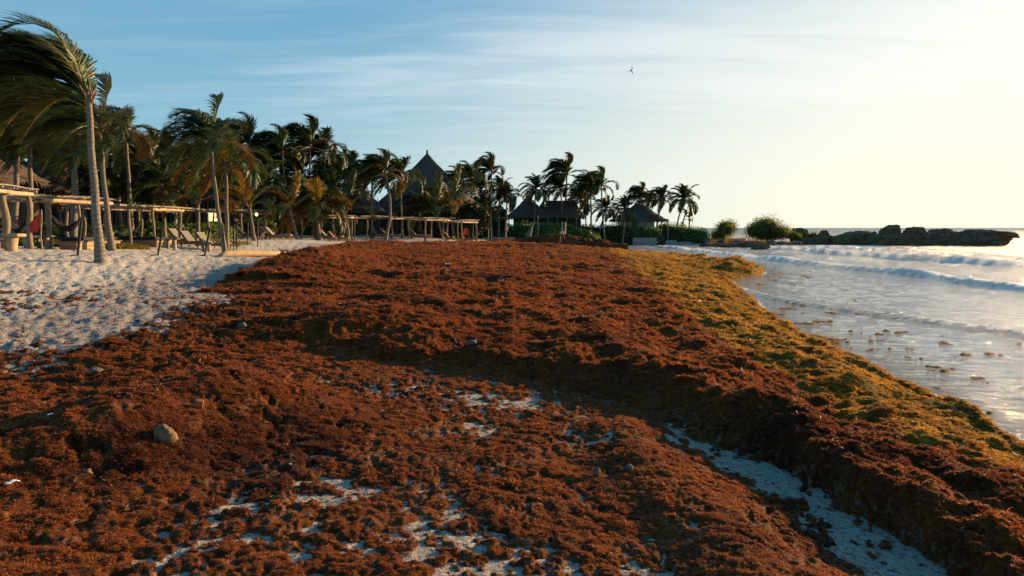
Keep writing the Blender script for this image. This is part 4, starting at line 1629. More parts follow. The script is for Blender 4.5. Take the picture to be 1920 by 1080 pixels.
# distant railing
x0, x1, Y = W(893, 100), W(960, 100), 100
r_ = empty('railing', ((x0 + x1) / 2, Y, gz((x0 + x1) / 2, Y)), 'thin pale rail on posts in front of the sloping hedge', 'railing')
zt = Z(408, Y) - r_.location.z
MB().box((0, 0, zt), (x1 - x0, .09, .09)).build('rail', M['stick'], r_)
for i in range(15):
    xx = (x0 - x1) / 2 + .1 + (x1 - x0 - .2) * i / 14
    full = i in (1, 5, 9, 12)
    MB().tube([(xx, .06, 0 if full else zt - .35), (xx, .06, zt)], .05 if full else .03, 6).build('post' if full else 'spindle', M['stick'], r_)

# stone walls with individual stones
def stone_wall(p0, p1, h, label, thick=.5, g='dry stone walls of the headland'):
    x0, y0 = p0
    x1, y1 = p1
    L = math.hypot(x1 - x0, y1 - y0)
    zb = min(gz(x0, y0), gz(x1, y1)) - .15
    root = empty('stone_wall', (x0, y0, zb), label, 'wall', g, math.atan2(y1 - y0, x1 - x0))
    h0, h1 = h
    m = MB()
    m.add([(0, -thick / 2 + .05, 0), (L, -thick / 2 + .05, 0), (L, -thick / 2 + .05, h1 - .06), (0, -thick / 2 + .05, h0 - .06), (0, thick / 2, 0), (L, thick / 2, 0), (L, thick / 2, h1 - .06), (0, thick / 2, h0 - .06)],
          [(0, 1, 2, 3), (5, 4, 7, 6), (3, 2, 6, 7), (0, 3, 7, 4), (1, 5, 6, 2)])
    m.build('core', M['mortar'], root)
    shapes = []
    for k in range(5):
        q = MB()
        a0 = random.random()
        nn = 6
        ring0 = [(math.cos(6.283 * (i + a0) / nn) * .5 * random.uniform(.8, 1.1), 0, math.sin(6.283 * (i + a0) / nn) * .5 * random.uniform(.8, 1.1)) for i in range(nn)]
        ring1 = [(x * .75, -.5, z * .75) for x, y, z in ring0]
        q.add(ring0 + ring1, [(i, (i + 1) % nn, nn + (i + 1) % nn, nn + i) for i in range(nn)] + [tuple(range(nn, 2 * nn))])
        me = bpy.data.meshes.new('stone')
        me.from_pydata(q.v, [], q.f)
        me.materials.append(M['stone'])
        shapes.append(me)
    z = .14
    row = 0
    cnt = 0
    while z < max(h0, h1) and cnt < 290:
        xx = random.uniform(0, .2)
        while xx < L and cnt < 290:
            w = random.uniform(.30, .52)
            if z < h0 + (h1 - h0) * xx / L:
                o = bpy.data.objects.new('stone', random.choice(shapes))
                C.objects.link(o)
                o.parent = root
                o.location = (xx + w / 2, -thick / 2 + .06, z + random.uniform(-.04, .04))
                o.scale = (w * 1.08, .22, random.uniform(.27, .34))
                o.rotation_euler = (0, random.uniform(-.3, .3), 0)
                cnt += 1
            xx += w
        z += .27
        row += 1
    return root


stone_wall(HP(1185, 112), HP(1228, 113), (1.75, 1.70), 'dry stone wall left of the dark gate, below the hedge')
stone_wall(HP(1246, 113), HP(1318, 114.5), (1.65, 1.0), 'long dry stone wall on the seaward side of the dark gate')
x0, x1 = W(1229, 113), W(1245, 113)
zb = gz(x0, 113) + .25
r_ = empty('gate', ((x0 + x1) / 2, 113.1, zb), 'dark wooden gate between the two stone walls', 'gate')
for i in range(6):
    MB().box((x0 - x1 + (x1 - x0) / 2 + (i + .5) * (x1 - x0) / 6, 0, .85), ((x1 - x0) / 6 - .02, .06, 1.7)).build('board', M['dark'], r_)
MB().box((0, -.02, -.15), (x1 - x0, .5, .28)).build('step', M['mortar'], r_)


# ------------------------------------------------------------------ pergolas
def wobbly(p0, p1, r0, r1, n=7, wob=.03, sides=8, rough=.05):
    pts, rs = [], []
    p0, p1 = Vector(p0), Vector(p1)
    ph = random.random() * 6
    for i in range(n + 1):
        t = i / n
        s = math.sin(math.pi * t)
        pts.append(p0.lerp(p1, t) + Vector((wob * math.sin(ph + t * 4) * s, wob * math.cos(ph * 2 + t * 5) * s, wob * .6 * math.sin(ph + 3 * t) * s)))
        rs.append((r0 * (1 - t) + r1 * t) * random.uniform(.9, 1.1))
    return MB().tube(pts, rs, sides, rough)


def pergola(label, fronts, ys, beams, D=2.4, r=.085, h=2.25, sticks=14, long=4, leaves=0, seed=1, rf=None, overhang=(0.5, 0.5), group='stick-roofed shade pergolas'):
    """a row of seaward posts (columns fronts at depths ys), the landward row D metres behind; local x runs along the beach"""
    random.seed(seed)
    fp = [Vector((W(p, y), y, 0)) for p, y in zip(fronts, ys)]
    d = (fp[-1] - fp[0]).normalized()
    ang = math.atan2(d.y, d.x)
    mid = (fp[0] + fp[-1]) / 2
    zb = gz(mid.x, mid.y)
    root = empty('pergola', (mid.x, mid.y, zb), label, 'pergola', group, ang)
    back = Vector((-d.y, d.x, 0))
    top = h

    def loc(p):
        q = p - mid
        return q.dot(d), q.dot(back)
    xs = []
    for i, p in enumerate(fp):
        for side in (0, 1):
            if side and i % 2 and len(fp) > 2:
                continue
            w_ = p + back * (D * side)
            lx, ly = loc(w_)
            z0 = gz(w_.x, w_.y) - .15 - zb
            rr = (r if rf is None else rf[i]) * (.85 if side else 1)
            wobbly((lx, ly, z0), (lx + random.uniform(-.06, .06), ly, top), rr * 1.1, rr * .9, 9, .07, 9, .04).build('post', M['post'], root, smooth=True)
            if not side:
                xs.append(lx)
    for a, b in beams:
        wobbly((xs[a] - .25, -.04, top + r * .7), (xs[b] + .25, -.04, top + r * .7 + random.uniform(-.04, .04)), r * 1.05, r * .95, 9, .03, 8, .04).build('beam', M['beam'], root, smooth=True)
    xl, xr = min(xs) - overhang[0], max(xs) + overhang[1]
    wobbly((xl, D, top + r), (xr, D, top + r), r * .9, r * .8, 9, .04, 7, .04).build('beam', M['post'], root, smooth=True)
    for i in range(sticks):
        t = (i + random.uniform(.1, .9)) / sticks
        x = xl + (xr - xl) * t
        a = random.uniform(-.35, .35)
        wobbly((x - a, -.30 * random.uniform(.3, 1.3), top + r * 1.9 + random.uniform(0, .08)), (x + a, D + .4 * random.uniform(.4, 1.3), top + r * 1.9 + random.uniform(0, .09)),
               random.uniform(.022, .045), random.uniform(.014, .03), 7, .10, 6).build('roof_stick', M['stick'], root)
    for i in range(long):
        y = -.12 + (D + .4) * (i / max(1, long - 1)) ** 1.3
        a = random.uniform(-.4, .3)
        wobbly((xl + a, y + random.uniform(-.1, .1), top + r * 2.5 + random.uniform(0, .05)), (xr + random.uniform(-.4, .3), y + random.uniform(-.2, .2), top + r * 2.6 + random.uniform(0, .1)),
               random.uniform(.03, .05), random.uniform(.02, .03), 12, .10, 6).build('roof_stick', M['stick'], root)
    if leaves:
        n = leaves
        p = np.stack([rng.uniform(xl, xr, n), rng.uniform(-.2, D + .3, n), top + r * 2.6 + np.abs(rng.normal(0, .07, n))], -1)
        clus = fbm(p[:, 0] * 1.1, p[:, 1] * 1.1, 401, 2) > -.08
        p = p[clus]
        o = leaf_cloud(p, np.tile([0, 0, 1.0], (len(p), 1)), .14, 'roof_leaves', M['hedge'], root, .8)
        o['kind'] = 'stuff'
    return root


random.seed(3)
pergola('nearest pergola, thick gnarled posts and short beam at the picture edge', [-46, 12, 60], [24, 26.4, 28], [(0, 1), (1, 2)], r=.085, h=2.12, sticks=10, long=5, seed=11, rf=[.12, .13, .105])
pergola('second pergola beam joined past the thick posts, behind the tallest trunk', [95, 153, 206], [30, 31.6, 33], [(0, 2)], r=.085, h=2.12, sticks=13, long=5, seed=12, rf=[.11, .068, .08], overhang=(1.2, .5), leaves=120)
pergola('leaf-strewn pergola over the platform bed and first loungers', [246, 290, 341, 393], [37, 39.6, 43, 47], [(1, 2)], r=.078, h=2.08, sticks=24, long=6, seed=13, leaves=1100, overhang=(1.5, 2.2))
pergola('vine-covered pergola over the hammock and low tables', [455, 497, 541], [56, 60, 64], [(1, 2)], r=.085, h=2.12, sticks=14, long=5, seed=14, leaves=800, overhang=(.8, 1.2))
pergola('pergola beside the thick palm, pale beam over two slim posts', [566, 604, 661], [62, 65, 68], [(1, 2)], r=.085, h=2.1, sticks=14, long=5, seed=15, leaves=60, overhang=(.3, .9))
pergola('pergola right of the bent palm with a yellowish post', [690, 735, 770], [70, 73, 76], [(1, 2)], r=.085, h=2.15, sticks=16, long=5, seed=16, leaves=200, overhang=(.5, .9))
pergola('pergola with two doubled thick posts before the sunlit hedge', [798, 840], [73, 76], [(0, 1)], r=.11, h=2.15, sticks=12, long=5, seed=17, leaves=60, overhang=(.3, .9))
pergola('last pergola of the row with a tangle of bare sticks', [866, 893], [76, 79], [(0, 1)], r=.085, h=2.1, sticks=10, long=7, seed=18, overhang=(.2, .5))
random.seed(21)


# ------------------------------------------------------------------ hammocks, furniture
def hammock(px0, px1, Y, ztop, sag, label, cloth=None, wid=.5, dark='net', tilt=0.0):
    x0, x1 = W(px0, Y), W(px1, Y)
    xm = (x0 + x1) / 2
    zb = gz(xm, Y)
    root = empty('hammock', (xm, Y, zb), label, 'hammock', 'hammocks hung under the pergolas')
    L = x1 - x0
    N = 18
    V, Q = [], []
    for i in range(N + 1):
        t = i / N
        u = 2 * t - 1
        z = ztop - sag * (1 - u * u) + tilt * u
        w = wid * max(0.05, (1 - abs(u) ** 2.2))
        drop = .22 * (1 - u * u)
        for k in range(7):
            v = k / 6 * 2 - 1
            V.append((u * L / 2 * .80, v * w / 2, z + drop * v * v))
    for i in range(N):
        for k in range(6):
            a = i * 7 + k
            Q.append((a, a + 1, a + 8, a + 7))
    m = MB()
    m.add(V, Q)
    o = m.build('net', M[dark], root, smooth=True)
    md = o.modifiers.new('thickness', 'SOLIDIFY')
    md.thickness = .02
    for sg in (-1, 1):
        MB().tube([(sg * L / 2 * .80, 0, ztop + tilt * sg), (sg * L / 2, 0, ztop + .28 + tilt * sg)], .018, 5).build('rope', M['net'], root)
    return root


hammock(-22, 22, 28, 1.55, .75, 'black hammock end hanging at the picture edge beside the stump table')
hammock(16, 62, 28.5, 1.25, .65, 'black hammock between the two thick gnarled posts')
hammock(93, 168, 29, 1.50, .72, 'black net hammock hanging behind the leaning black pole, near the red flag')
hammock(216, 276, 39, 1.25, .85, 'dark hammock sagging onto the platform bed', tilt=.35)
hammock(452, 492, 58, 1.75, .9, 'black hammock among the thin black poles', tilt=.1)
hammock(617, 652, 64, 1.9, 1.3, 'black U-shaped hammock hanging in front of the bright hedge')
hammock(696, 726, 71, 1.6, .95, 'black hammock beside the bent palm trunk')
hammock(780, 800, 75, 1.4, .8, 'black hammock behind the doubled thick post')


def leaning_pole(px, py, px2, py2, Y, label, g='black poles with flat feet stuck in the sand'):
    x = W(px, Y)
    z = gz(x, Y)
    root = empty('black_pole', (x, Y, z), label, 'pole', g)
    tx, tz = W(px2, Y) - x, Z(py2, Y) - z
    MB().tube([(0, 0, -.05), (tx * .5, 0, tz * .5), (tx, 0, tz)], [.035, .045, .04], 8).build('shaft', M['black'], root)
    m = MB()
    m.tube([(-.42, 0, .01), (.02, 0, .03)], [.05, .06], 8)
    m.build('foot', M['black'], root)
    m = MB().tube([(tx * .62, 0, tz * .62), (tx * .66, 0, tz * .66)], .062, 8).build('collar', M['black'], root)
    return root


leaning_pole(145, 478, 157, 412, 23.5, 'leaning black pole with a flat foot, nearest the tallest palm')
leaning_pole(295, 473, 309, 422, 26.5, 'leaning black pole alone in front of the leaf-strewn pergola')
leaning_pole(383, 468, 396, 427, 28.5, 'leaning black pole just before the two loungers and the long log')
leaning_pole(423, 457, 419, 418, 33, 'upright black pole standing against the slender leaning palm', )
leaning_pole(439, 450, 441, 420, 42, 'thin dark pole left of the pair beside the slender palm')
leaning_pole(444, 454, 446, 419, 39, 'thin dark pole right of the pair beside the slender palm')
leaning_pole(465, 446, 467, 418, 47, 'upright black pole under the hammock end')
leaning_pole(484, 446, 485, 416, 47, 'upright black pole beside the small table of the vine-covered pergola')
leaning_pole(665, 448, 666, 408, 62, 'tall dark pole beside the pergola with the pale beam')
leaning_pole(876, 453, 880, 430, 70, 'leaning dark stake below the last pergola')
leaning_pole(886, 453, 887, 421, 70, 'dark stake standing right of the leaning one')
leaning_pole(895, 453, 895, 424, 70, 'straight dark stake just past the last pergola')
leaning_pole(921, 452, 921, 424, 72, 'lone dark stake between the last pergola and the seaweed heap')


def post_thing(px, py0, py1, Y, label, mat='stick', r=.07):
    x = W(px, Y)
    z = gz(x, Y)
    o = wobbly((0, 0, -.1), (.03, 0, Z(py1, Y) - z), r, r * .85, 6, .03, 8).build('wooden_post', M[mat], None, True, (x, Y, z))
    tag(o, label, 'post', 'bare upright wooden posts')


post_thing(1059, 443, 417, 86, 'pale bare post just beyond the bending person', 'beam', .13)
post_thing(1053, 428, 416, 98, 'short thin post behind the pale bare post')
post_thing(916, 436, 412, 92, 'thin pale post under the left part of the railing')
post_thing(948, 436, 414, 92, 'thick pale post under the right part of the railing', 'stick', .10)
post_thing(1008, 418, 404, 100, 'short post standing in the wide rounded hedge')


def stump_table(px, Y, label, s=1.0, g='tree-stump tables'):
    x = W(px, Y)
    z = gz(x, Y) - .05
    root = empty('stump_table', (x, Y, z), label, 'table', g)
    MB().tube([(0, 0, 0), (0, 0, .2 * s), (.01, 0, .58 * s)], [.22 * s, .19 * s, .24 * s], 12, .03).build('stump', M['stump'], root, True)
    MB().box((-.04, 0, .65 * s), (.95 * s, .5 * s, .12 * s), bev=.03).build('table_top', M['stump'], root)
    return root


stump_table(22, 25.2, 'stump table with thick plank top beside the thickest gnarled post')
stump_table(55, 28.4, 'stump table half hidden behind the second thick post', .9)
stump_table(-12, 24.8, 'reddish stump table cut off by the picture edge', .8)


def plank_table(px, Y, label, s=1.0):
    x = W(px, Y)
    z = gz(x, Y) - .03
    root = empty('low_table', (x, Y, z), label, 'table', 'rough plank side tables')
    MB().box((0, 0, .66 * s), (.82 * s, .5 * s, .07 * s), bev=.02).build('table_top', M['greywood'], root)
    MB().box((.16 * s, 0, .31 * s), (.16 * s, .2 * s, .62 * s), bev=.02).build('leg', M['stick'], root)
    MB().box((-.2 * s, 0, .31 * s), (.10 * s, .2 * s, .62 * s), bev=.02).build('leg', M['greywood'], root)
    return root


plank_table(323, 38.5, 'rough grey side table between the two front posts of the leaf-strewn pergola')
plank_table(83, 28.9, 'small dark table with things on it beside the red flag', .9)
plank_table(489, 56, 'small brown side table beside the vine-covered pergola post', .9)
plank_table(388, 38, 'small dark side table behind the third leaning pole', .85)


def platform_bed(px0, px1, Y, label):
    x0, x1 = W(px0, Y), W(px1, Y)
    xm = (x0 + x1) / 2
    z = gz(xm, Y) - .05
    L = x1 - x0
    root = empty('platform_bed', (xm, Y, z), label, 'daybed', 'low wooden platform beds')
    for k in range(2):
        MB().box((0, -.02, .12 + .20 * k), (L - .06, .05, .18)).build('side_board', M['board'], root)
        MB().box((L / 2 - .02, .85, .12 + .20 * k), (.05, 1.68, .18)).build('end_board', M['drift'], root)  # paler wood on the seaward end paints the low sun falling there
    MB().box((0, .85, .42), (L + .1, 1.9, .05), bev=.01).build('deck', M['greywood'], root)
    m = MB().box((-.05, .85, .53), (L * .92, 1.5, .16), bev=.05).build('mattress', M['black'], root)
    MB().box((0, 1.68, .2), (L - .06, .05, .36)).build('side_board', M['board'], root)
    return root


platform_bed(112, 148, 29.0, 'low platform bed with orange-lit end board under the second pergola')
platform_bed(220, 296, 39.2, 'wide platform bed with dark mattress under the leaf-strewn pergola')
platform_bed(160, 190, 33.5, 'narrow dark platform bed partly behind the tallest trunk')


def lounger(px, Y, label, rz=0.0, s=1.0, cush='canvas'):
    x = W(px, Y)
    z = gz(x, Y)
    root = empty('sun_lounger', (x, Y, z), label, 'sun lounger', 'wooden sun loungers under the pergolas', rz)
    root.scale = (s, s, s)
    for sg in (-1, 1):
        MB().box((0, sg * .31, .28), (1.95, .05, .08), bev=.01).build('side_rail', M['board'], root)
    for lx in (-.8, .85):
        for sg in (-1, 1):
            MB().box((lx, sg * .31, .12), (.06, .06, .24)).build('leg', M['board'], root)
    for i in range(9):
        MB().box((-.22 + i * .14, 0, .33), (.10, .62, .02)).build('slat', M['board'], root)
    MB().box((-.68, 0, .60), (.85, .60, .05), ry=rad(48)).build('backrest', M['board'], root)
    MB().box((.30, 0, .385), (1.3, .58, .07), bev=.02).build('seat_cushion', M[cush], root)
    MB().box((-.64, 0, .645), (.86, .58, .07), ry=rad(48), bev=.02).build('back_cushion', M[cush], root)
    MB().tube([(-.95, .25, .0), (-.70, .25, .58)], .02, 5).build('strut', M['board'], root)
    return root


lounger(372, 41.5, 'sun lounger with beige cushion, left of the pair behind the third leaning pole', rad(-18), 1.1)
lounger(402, 41, 'sun lounger with beige cushion, right of the pair behind the third leaning pole', rad(-18), 1.1)
lounger(350, 43, 'sun lounger in shade behind the middle post of the leaf-strewn pergola', rad(-14), 1.1)
lounger(470, 55, 'dark sun lounger flat under the hammock with the thin black poles', 0, 1.1, 'black')
lounger(513, 58, 'sun lounger in the vine-covered pergola, left of two', 0, 1.1, 'black')
lounger(524, 57, 'sun lounger in the vine-covered pergola, right of two', 0, 1.1)
lounger(622, 65, 'sun lounger with raised back under the U-shaped hammock', 0, 1.15)
lounger(636, 64, 'empty wooden lounger right of the U-shaped hammock', 0, 1.0, 'board')
lounger(716, 74, 'reddish lounger behind the trunk of the bent palm', 0, 1.1)
lounger(733, 74.5, 'lounger with raised back right of the bent palm', 0, 1.1)
lounger(788, 76, 'lounger in shade left of the doubled thick post', 0, 1.1)
lounger(851, 74.5, 'orange lit lounger between the two doubled posts', 0, 1.1, 'brick')
lounger(862, 72, 'small wooden lounger under the last pergola', 0, .8, 'board')
lounger(879, 76, 'orange-brown lounger behind the dark stakes', 0, 1.0, 'brick')
for px, Y, s, lab in [(503, 57, .8, 'little wooden bench left of the three under the vine-covered pergola'), (512, 56.5, .8, 'little wooden bench in the middle of the three under the vine-covered pergola'),
                      (520, 57, .8, 'little wooden bench right of the three under the vine-covered pergola'), (626, 62, .9, 'small pale stool in front of the lounger by the U-shaped hammock')]:
    x = W(px, Y)
    r_ = empty('stool', (x, Y, gz(x, Y)), lab, 'stool', 'small wooden stools')
    MB().box((0, 0, .40 * s), (.62 * s, .35 * s, .06 * s), bev=.01).build('seat', M['drift'], r_)
    for sx in (-.25, .25):
        for sy in (-.13, .13):
            MB().tube([(sx * s * 1.1, sy * s, 0), (sx * s, sy * s, .38 * s)], .03 * s, 6).build('leg', M['drift'], r_)

# red flag on a stick
x, Y = W(80, 26.8), 26.8
z = gz(x, Y)
r_ = empty('red_flag', (x, Y, z), 'faded red flag hanging from a thin stick between the thick posts', 'flag')
wobbly((0, 0, -.1), (.06, 0, Z(393, Y) - z), .028, .02, 8, .03, 7).build('pole', M['stick'], r_, True)
ht = Z(396, Y) - z
V, Q = [], []
NI, NJ = 12, 9
for i in range(NI + 1):
    t = i / NI
    wdt = .10 + .36 * math.sin(min(1, t * 1.15) * math.pi * .62)
    for j in range(NJ + 1):
        u = j / NJ
        V.append((-.0 - u * wdt - .16 * t * t * 0 + .03, .05 * math.sin(u * 9 + t * 3) * (0.3 + t), ht - t * (.62) - u * .16 - .10 * math.sin(u * 3) * t))
for i in range(NI):
    for j in range(NJ):
        a = i * (NJ + 1) + j
        Q.append((a, a + 1, a + NJ + 2, a + NJ + 1))
o = MB().add(V, Q).build('cloth', M['red'], r_, True)
o.modifiers.new('thickness', 'SOLIDIFY').thickness = .004
# red cloth hanging under the last pergola
x, Y = W(873, 74), 74.5
z = gz(x, Y)
V, Q = [], []
for i in range(9):
    for j in range(9):
        u, t = j / 8, i / 8
        V.append(((u - .5) * (.35 + .22 * t), .06 * math.sin(u * 10) * (.4 + t), -.75 * t - .08 * math.sin(u * 3.1)))
for i in range(8):
    for j in range(8):
        a = i * 9 + j
        Q.append((a, a + 1, a + 10, a + 9))
o = MB().add(V, Q).build('hanging_cloth', M['red'], None, True, (x, Y, z + 1.6))
o.modifiers.new('thickness', 'SOLIDIFY').thickness = .01
tag(o, 'red cloth hanging under the last pergola', 'cloth')
# a pinkish bundle tied on a tall pole
x, Y = W(669, 63), 63
z = gz(x, Y)
r_ = empty('hanging_bundle', (x, Y, Z(418, Y)), 'small pink bundle with twigs hanging beside the tall dark pole', 'ornament')
MB().tube([(0, 0, -.15), (.02, 0, .1), (.06, 0, .28)], [.03, .10, .04], 7, .1).build('bundle', M['brick'], r_)
for a in (-.25, 0, .22):
    MB().tube([(0, 0, .1), (a, 0, .42)], [.025, .012], 5).build('twig', M['stick'], r_)

# lit lamps
for px, py, Y, s, lab in [(404, 404, 58, .50, 'lit square yellow window lamp on the dark hut behind the slender leaning palm'), (483.5, 402, 60, .16, 'small lit lantern hanging in the vine-covered pergola'), (1162.5, 403, 117, .28, 'small lit lamp under the roof of the white walled house')]:
    x = W(px, Y)
    if s > .4:
        r_ = empty('lit_window', (x, Y, Z(py, Y)), lab, 'window')
        MB().box((0, .06, 0), (1.2, .1, 1.15), bev=.02).build('frame', M['stump'], r_)
        for sx in (-.27, .27):
            MB().box((sx, 0, .16), (.46, .03, .55)).build('pane', M['glow'], r_)
        MB().box((0, 0, -.32), (1.0, .03, .30)).build('pane', M['glow'], r_)
    else:
        r_ = empty('lantern', (x, Y, Z(py, Y)), lab, 'lantern')
        MB().tube([(0, 0, -s), (0, 0, -s * .5), (0, 0, s * .5), (0, 0, s)], [s * .3, s * .75, s * .75, s * .3], 9).build('glass', M['glow'], r_)
        MB().tube([(0, 0, s), (0, 0, s * 2.4)], .02, 5).build('hanger', M['dark'], r_)

# folded parasol leaning
x, Y = W(988, 96), 96
z = gz(x, Y)
r_ = empty('folded_parasol', (x, Y, z), 'folded grey parasol leaning before the rounded hedge', 'parasol')
MB().tube([(.2, 0, -.1), (.55, 0, 1.3), (.95, 0, 2.9)], .035, 7).build('pole', M['greywood'], r_)
MB().tube([(.12, 0, .75), (.33, 0, 1.2), (.62, 0, 2.0), (.90, 0, 2.75)], [.50, .38, .20, .05], 10, .06).build('canopy', M['greywood'], r_)


# ------------------------------------------------------------------ logs, rocks, boat-like timber
def surf(px, py, z0=1.1):
    """real surface point seen under a pixel (march along the ray)"""
    v = (540 - py) / F
    d = np.array([(px - 960) / F, math.cos(PITCH) + v * math.sin(PITCH), -math.sin(PITCH) + v * math.cos(PITCH)])
    ts = np.geomspace(1.5, 200, 260)
    p = d[None, :] * ts[:, None]
    s = shore_s(p[:, 0], p[:, 1])
    zz = np.maximum(sand_h(p[:, 0], p[:, 1], s), 0) + weed(p[:, 0], p[:, 1], s)[0]
    i = int(np.argmax(HC + p[:, 2] < zz))
    return p[i, 0], p[i, 1], float(zz[i])


pa = Vector((W(409, 28.6), 28.6, 0))
pb = Vector((W(535, 33.5), 33.5, 0))
pa.z, pb.z = gz(pa.x, pa.y), gz(pb.x, pb.y)
zb = 0.0
o = MB()
o.tube([pa.lerp(pb, t) + Vector((0, 0, h)) for t, h in ((0, .03), (.1, .17), (.3, .21), (.7, .20), (1, .17))], [.06, .13, .16, .14, .12], 12, .04)
o = o.build('log', M['drift'], None, True)
tag(o, 'long pale driftwood log lying on the sand beside the slender leaning palm', 'log')
x, Y = W(541, 33.8), 33.8
z = gz(x, Y)
r_ = empty('driftwood_stump', (x, Y, z), 'driftwood root with grey branches sticking up at the end of the long log', 'driftwood')
MB().tube([(-.15, 0, .0), (.02, 0, .12), (.22, 0, .05)], [.13, .15, .06], 10, .12).build('root', M['drift'], r_, True)
MB().tube([(-.02, 0, .1), (-.04, 0, .24), (-.18, 0, .32), (-.36, 0, .33), (-.46, 0, .46)], [.07, .06, .05, .045, .02], 8, .06).build('branch', M['driftgrey'], r_, True)
MB().tube([(-.02, 0, .22), (.0, 0, .36), (-.15, 0, .38)], [.045, .04, .02], 7, .06).build('branch', M['driftgrey'], r_, True)
for a in (.3, .9, 1.6, 2.3):
    MB().tube([(.1, 0, .05), (.1 + .3 * math.cos(a), -.1, .02 + .13 * math.sin(a))], [.06, .02], 6, .08).build('root_spur', M['drift'], r_, True)
x, Y = W(729, 66), 66
z = gz(x, Y)
r_ = empty('driftwood_block', (x, Y, z), 'short cut log with a pale split end at the foot of the bent palm', 'driftwood')
MB().tube([(-.62, 0, .17), (-.18, 0, .17)], [.27, .25], 12, .05).build('dark_end', M['dark'], r_, True)
MB().tube([(-.2, 0, .17), (.15, 0, .20), (.45, 0, .26), (.62, 0, .38)], [.25, .2, .12, .03], 9, .08).build('split_wood', M['stump'], r_, True)
MB().tube([(.15, 0, .15), (.62, 0, .02)], [.1, .03], 7, .08).build('spur', M['stump'], r_, True)
# flat pile of timber by the last stakes
x, Y = W(945, 84), 84
z = gz(x, Y)
r_ = empty('timber_pile', (x, Y, z), 'flat pile of weathered boards and sticks on the sand before the sloping hedge', 'timber')
for i in range(16):
    yy = random.uniform(-.7, .7)
    zz = .08 + .035 * i
    a = random.uniform(-.4, .4)
    wobbly((-1.5 * random.uniform(.6, 1), yy - a, zz), (1.5 * random.uniform(.6, 1), yy + a, zz + random.uniform(-.02, .04)), .06, .045, 5, .04, 6).build('timber', M['drift' if i % 3 else 'stick'], r_)
x, Y = W(925, 86), 86
o = wobbly((-.9, 0, .12), (.7, .1, .20), .12, .09, 8, .1, 8).build('log', M['driftgrey'], None, True, (x, Y, gz(x, Y)))
tag(o, 'dark grey log beside the flat pile of boards', 'log')


def rock_mesh(name, a, b, top, depth, bottom=-.6, n=42, m=18, seed=5, amp=.16, strata=.10, yoff=0.0, fr=1.0):
    """reef rock from x=a to x=b; top(u) is its height, ring sections with ledges and pits"""
    V, Q = [], []
    for i in range(n + 1):
        u = i / n
        x = a + (b - a) * u
        tz = top(u)
        bt = bottom(u) if callable(bottom) else bottom
        endw = (1 - abs(2 * u - 1) ** 5)
        dep = depth * max(.12, endw)
        for k in range(m):
            t = 2 * math.pi * k / m
            ct, st_ = math.cos(t), math.sin(t)
            sy = math.copysign(abs(ct) ** .5, ct)
            sz = math.copysign(abs(st_) ** .42, st_)
            zc, hz = (tz + bt) / 2, (tz - bt) / 2
            y = sy * dep / 2
            z = zc + sz * hz
            V.append([x, y + yoff, z])
        # wrap
    for i in range(n):
        for k in range(m):
            k2 = (k + 1) % m
            Q.append((i * m + k, i * m + k2, (i + 1) * m + k2, (i + 1) * m + k))
    Q.append(tuple(range(m - 1, -1, -1)))
    Q.append(tuple(n * m + k for k in range(m)))
    V = np.array(V)
    x, y, z = V.T
    nx = fbm(x * .9 * fr + z * .7, y * .9 * fr + z * 1.1, seed, 4, .6)
    ny = fbm(x * 1.1 * fr - z, y * .8 * fr + z * .6 + 7, seed + 6, 4, .6)
    nz = fbm(x * .8 * fr + 3, y * .9 * fr + z * .4, seed + 12, 4, .6)
    led = fbm(z * 3.2, x * .12, seed + 20, 2) * strata * 3
    V[:, 0] += nx * amp * 1.2
    V[:, 1] += (ny * amp * 3 + led * np.sign(y - yoff))
    V[:, 2] += nz * amp * 1.6
    me = bpy.data.meshes.new(name)
    me.from_pydata(V.tolist(), [], Q)
    return me


def rock(name, px0, px1, Y, pys, depth, label, bottom=-.6, group=None, mat='rock', n=42, m=20, seed=5, amp=.16, cat='rock', fr=1.0, sub=1):
    """pys = outline rows of its top edge from px0 to px1"""
    a, b = W(px0, Y), W(px1, Y)
    xm = (a + b) / 2
    tops = [Z(p, Y) for p in pys]

    def top(u):
        xx = a + (b - a) * u
        return float(np.interp(u, np.linspace(0, 1, len(tops)), tops)) + amp * 2.2 * float(billow(np.array([xx * .8]), np.array([seed + .5]), seed, 3, .7)[0] - .35)
    me = rock_mesh(name, a - xm, b - xm, top, depth, bottom, n, m, seed, amp, fr=fr)
    o = link(name, me, M[mat], None, (xm, Y, 0))
    if sub:
        md = o.modifiers.new('detail', 'SUBSURF')
        md.levels = md.render_levels = sub + 1
        md.subdivision_type = 'SIMPLE'
        tx = bpy.data.textures.new('rock_relief', 'VORONOI')
        tx.noise_scale = .75
        tx.distance_metric = 'DISTANCE'
        tx.weight_1, tx.weight_2 = -1.0, 1.0
        dm = o.modifiers.new('relief', 'DISPLACE')
        dm.texture = tx
        dm.texture_coords = 'LOCAL'
        dm.strength = amp * 3.0
        dm.mid_level = .5
    tag(o, label, cat, group)
    return o


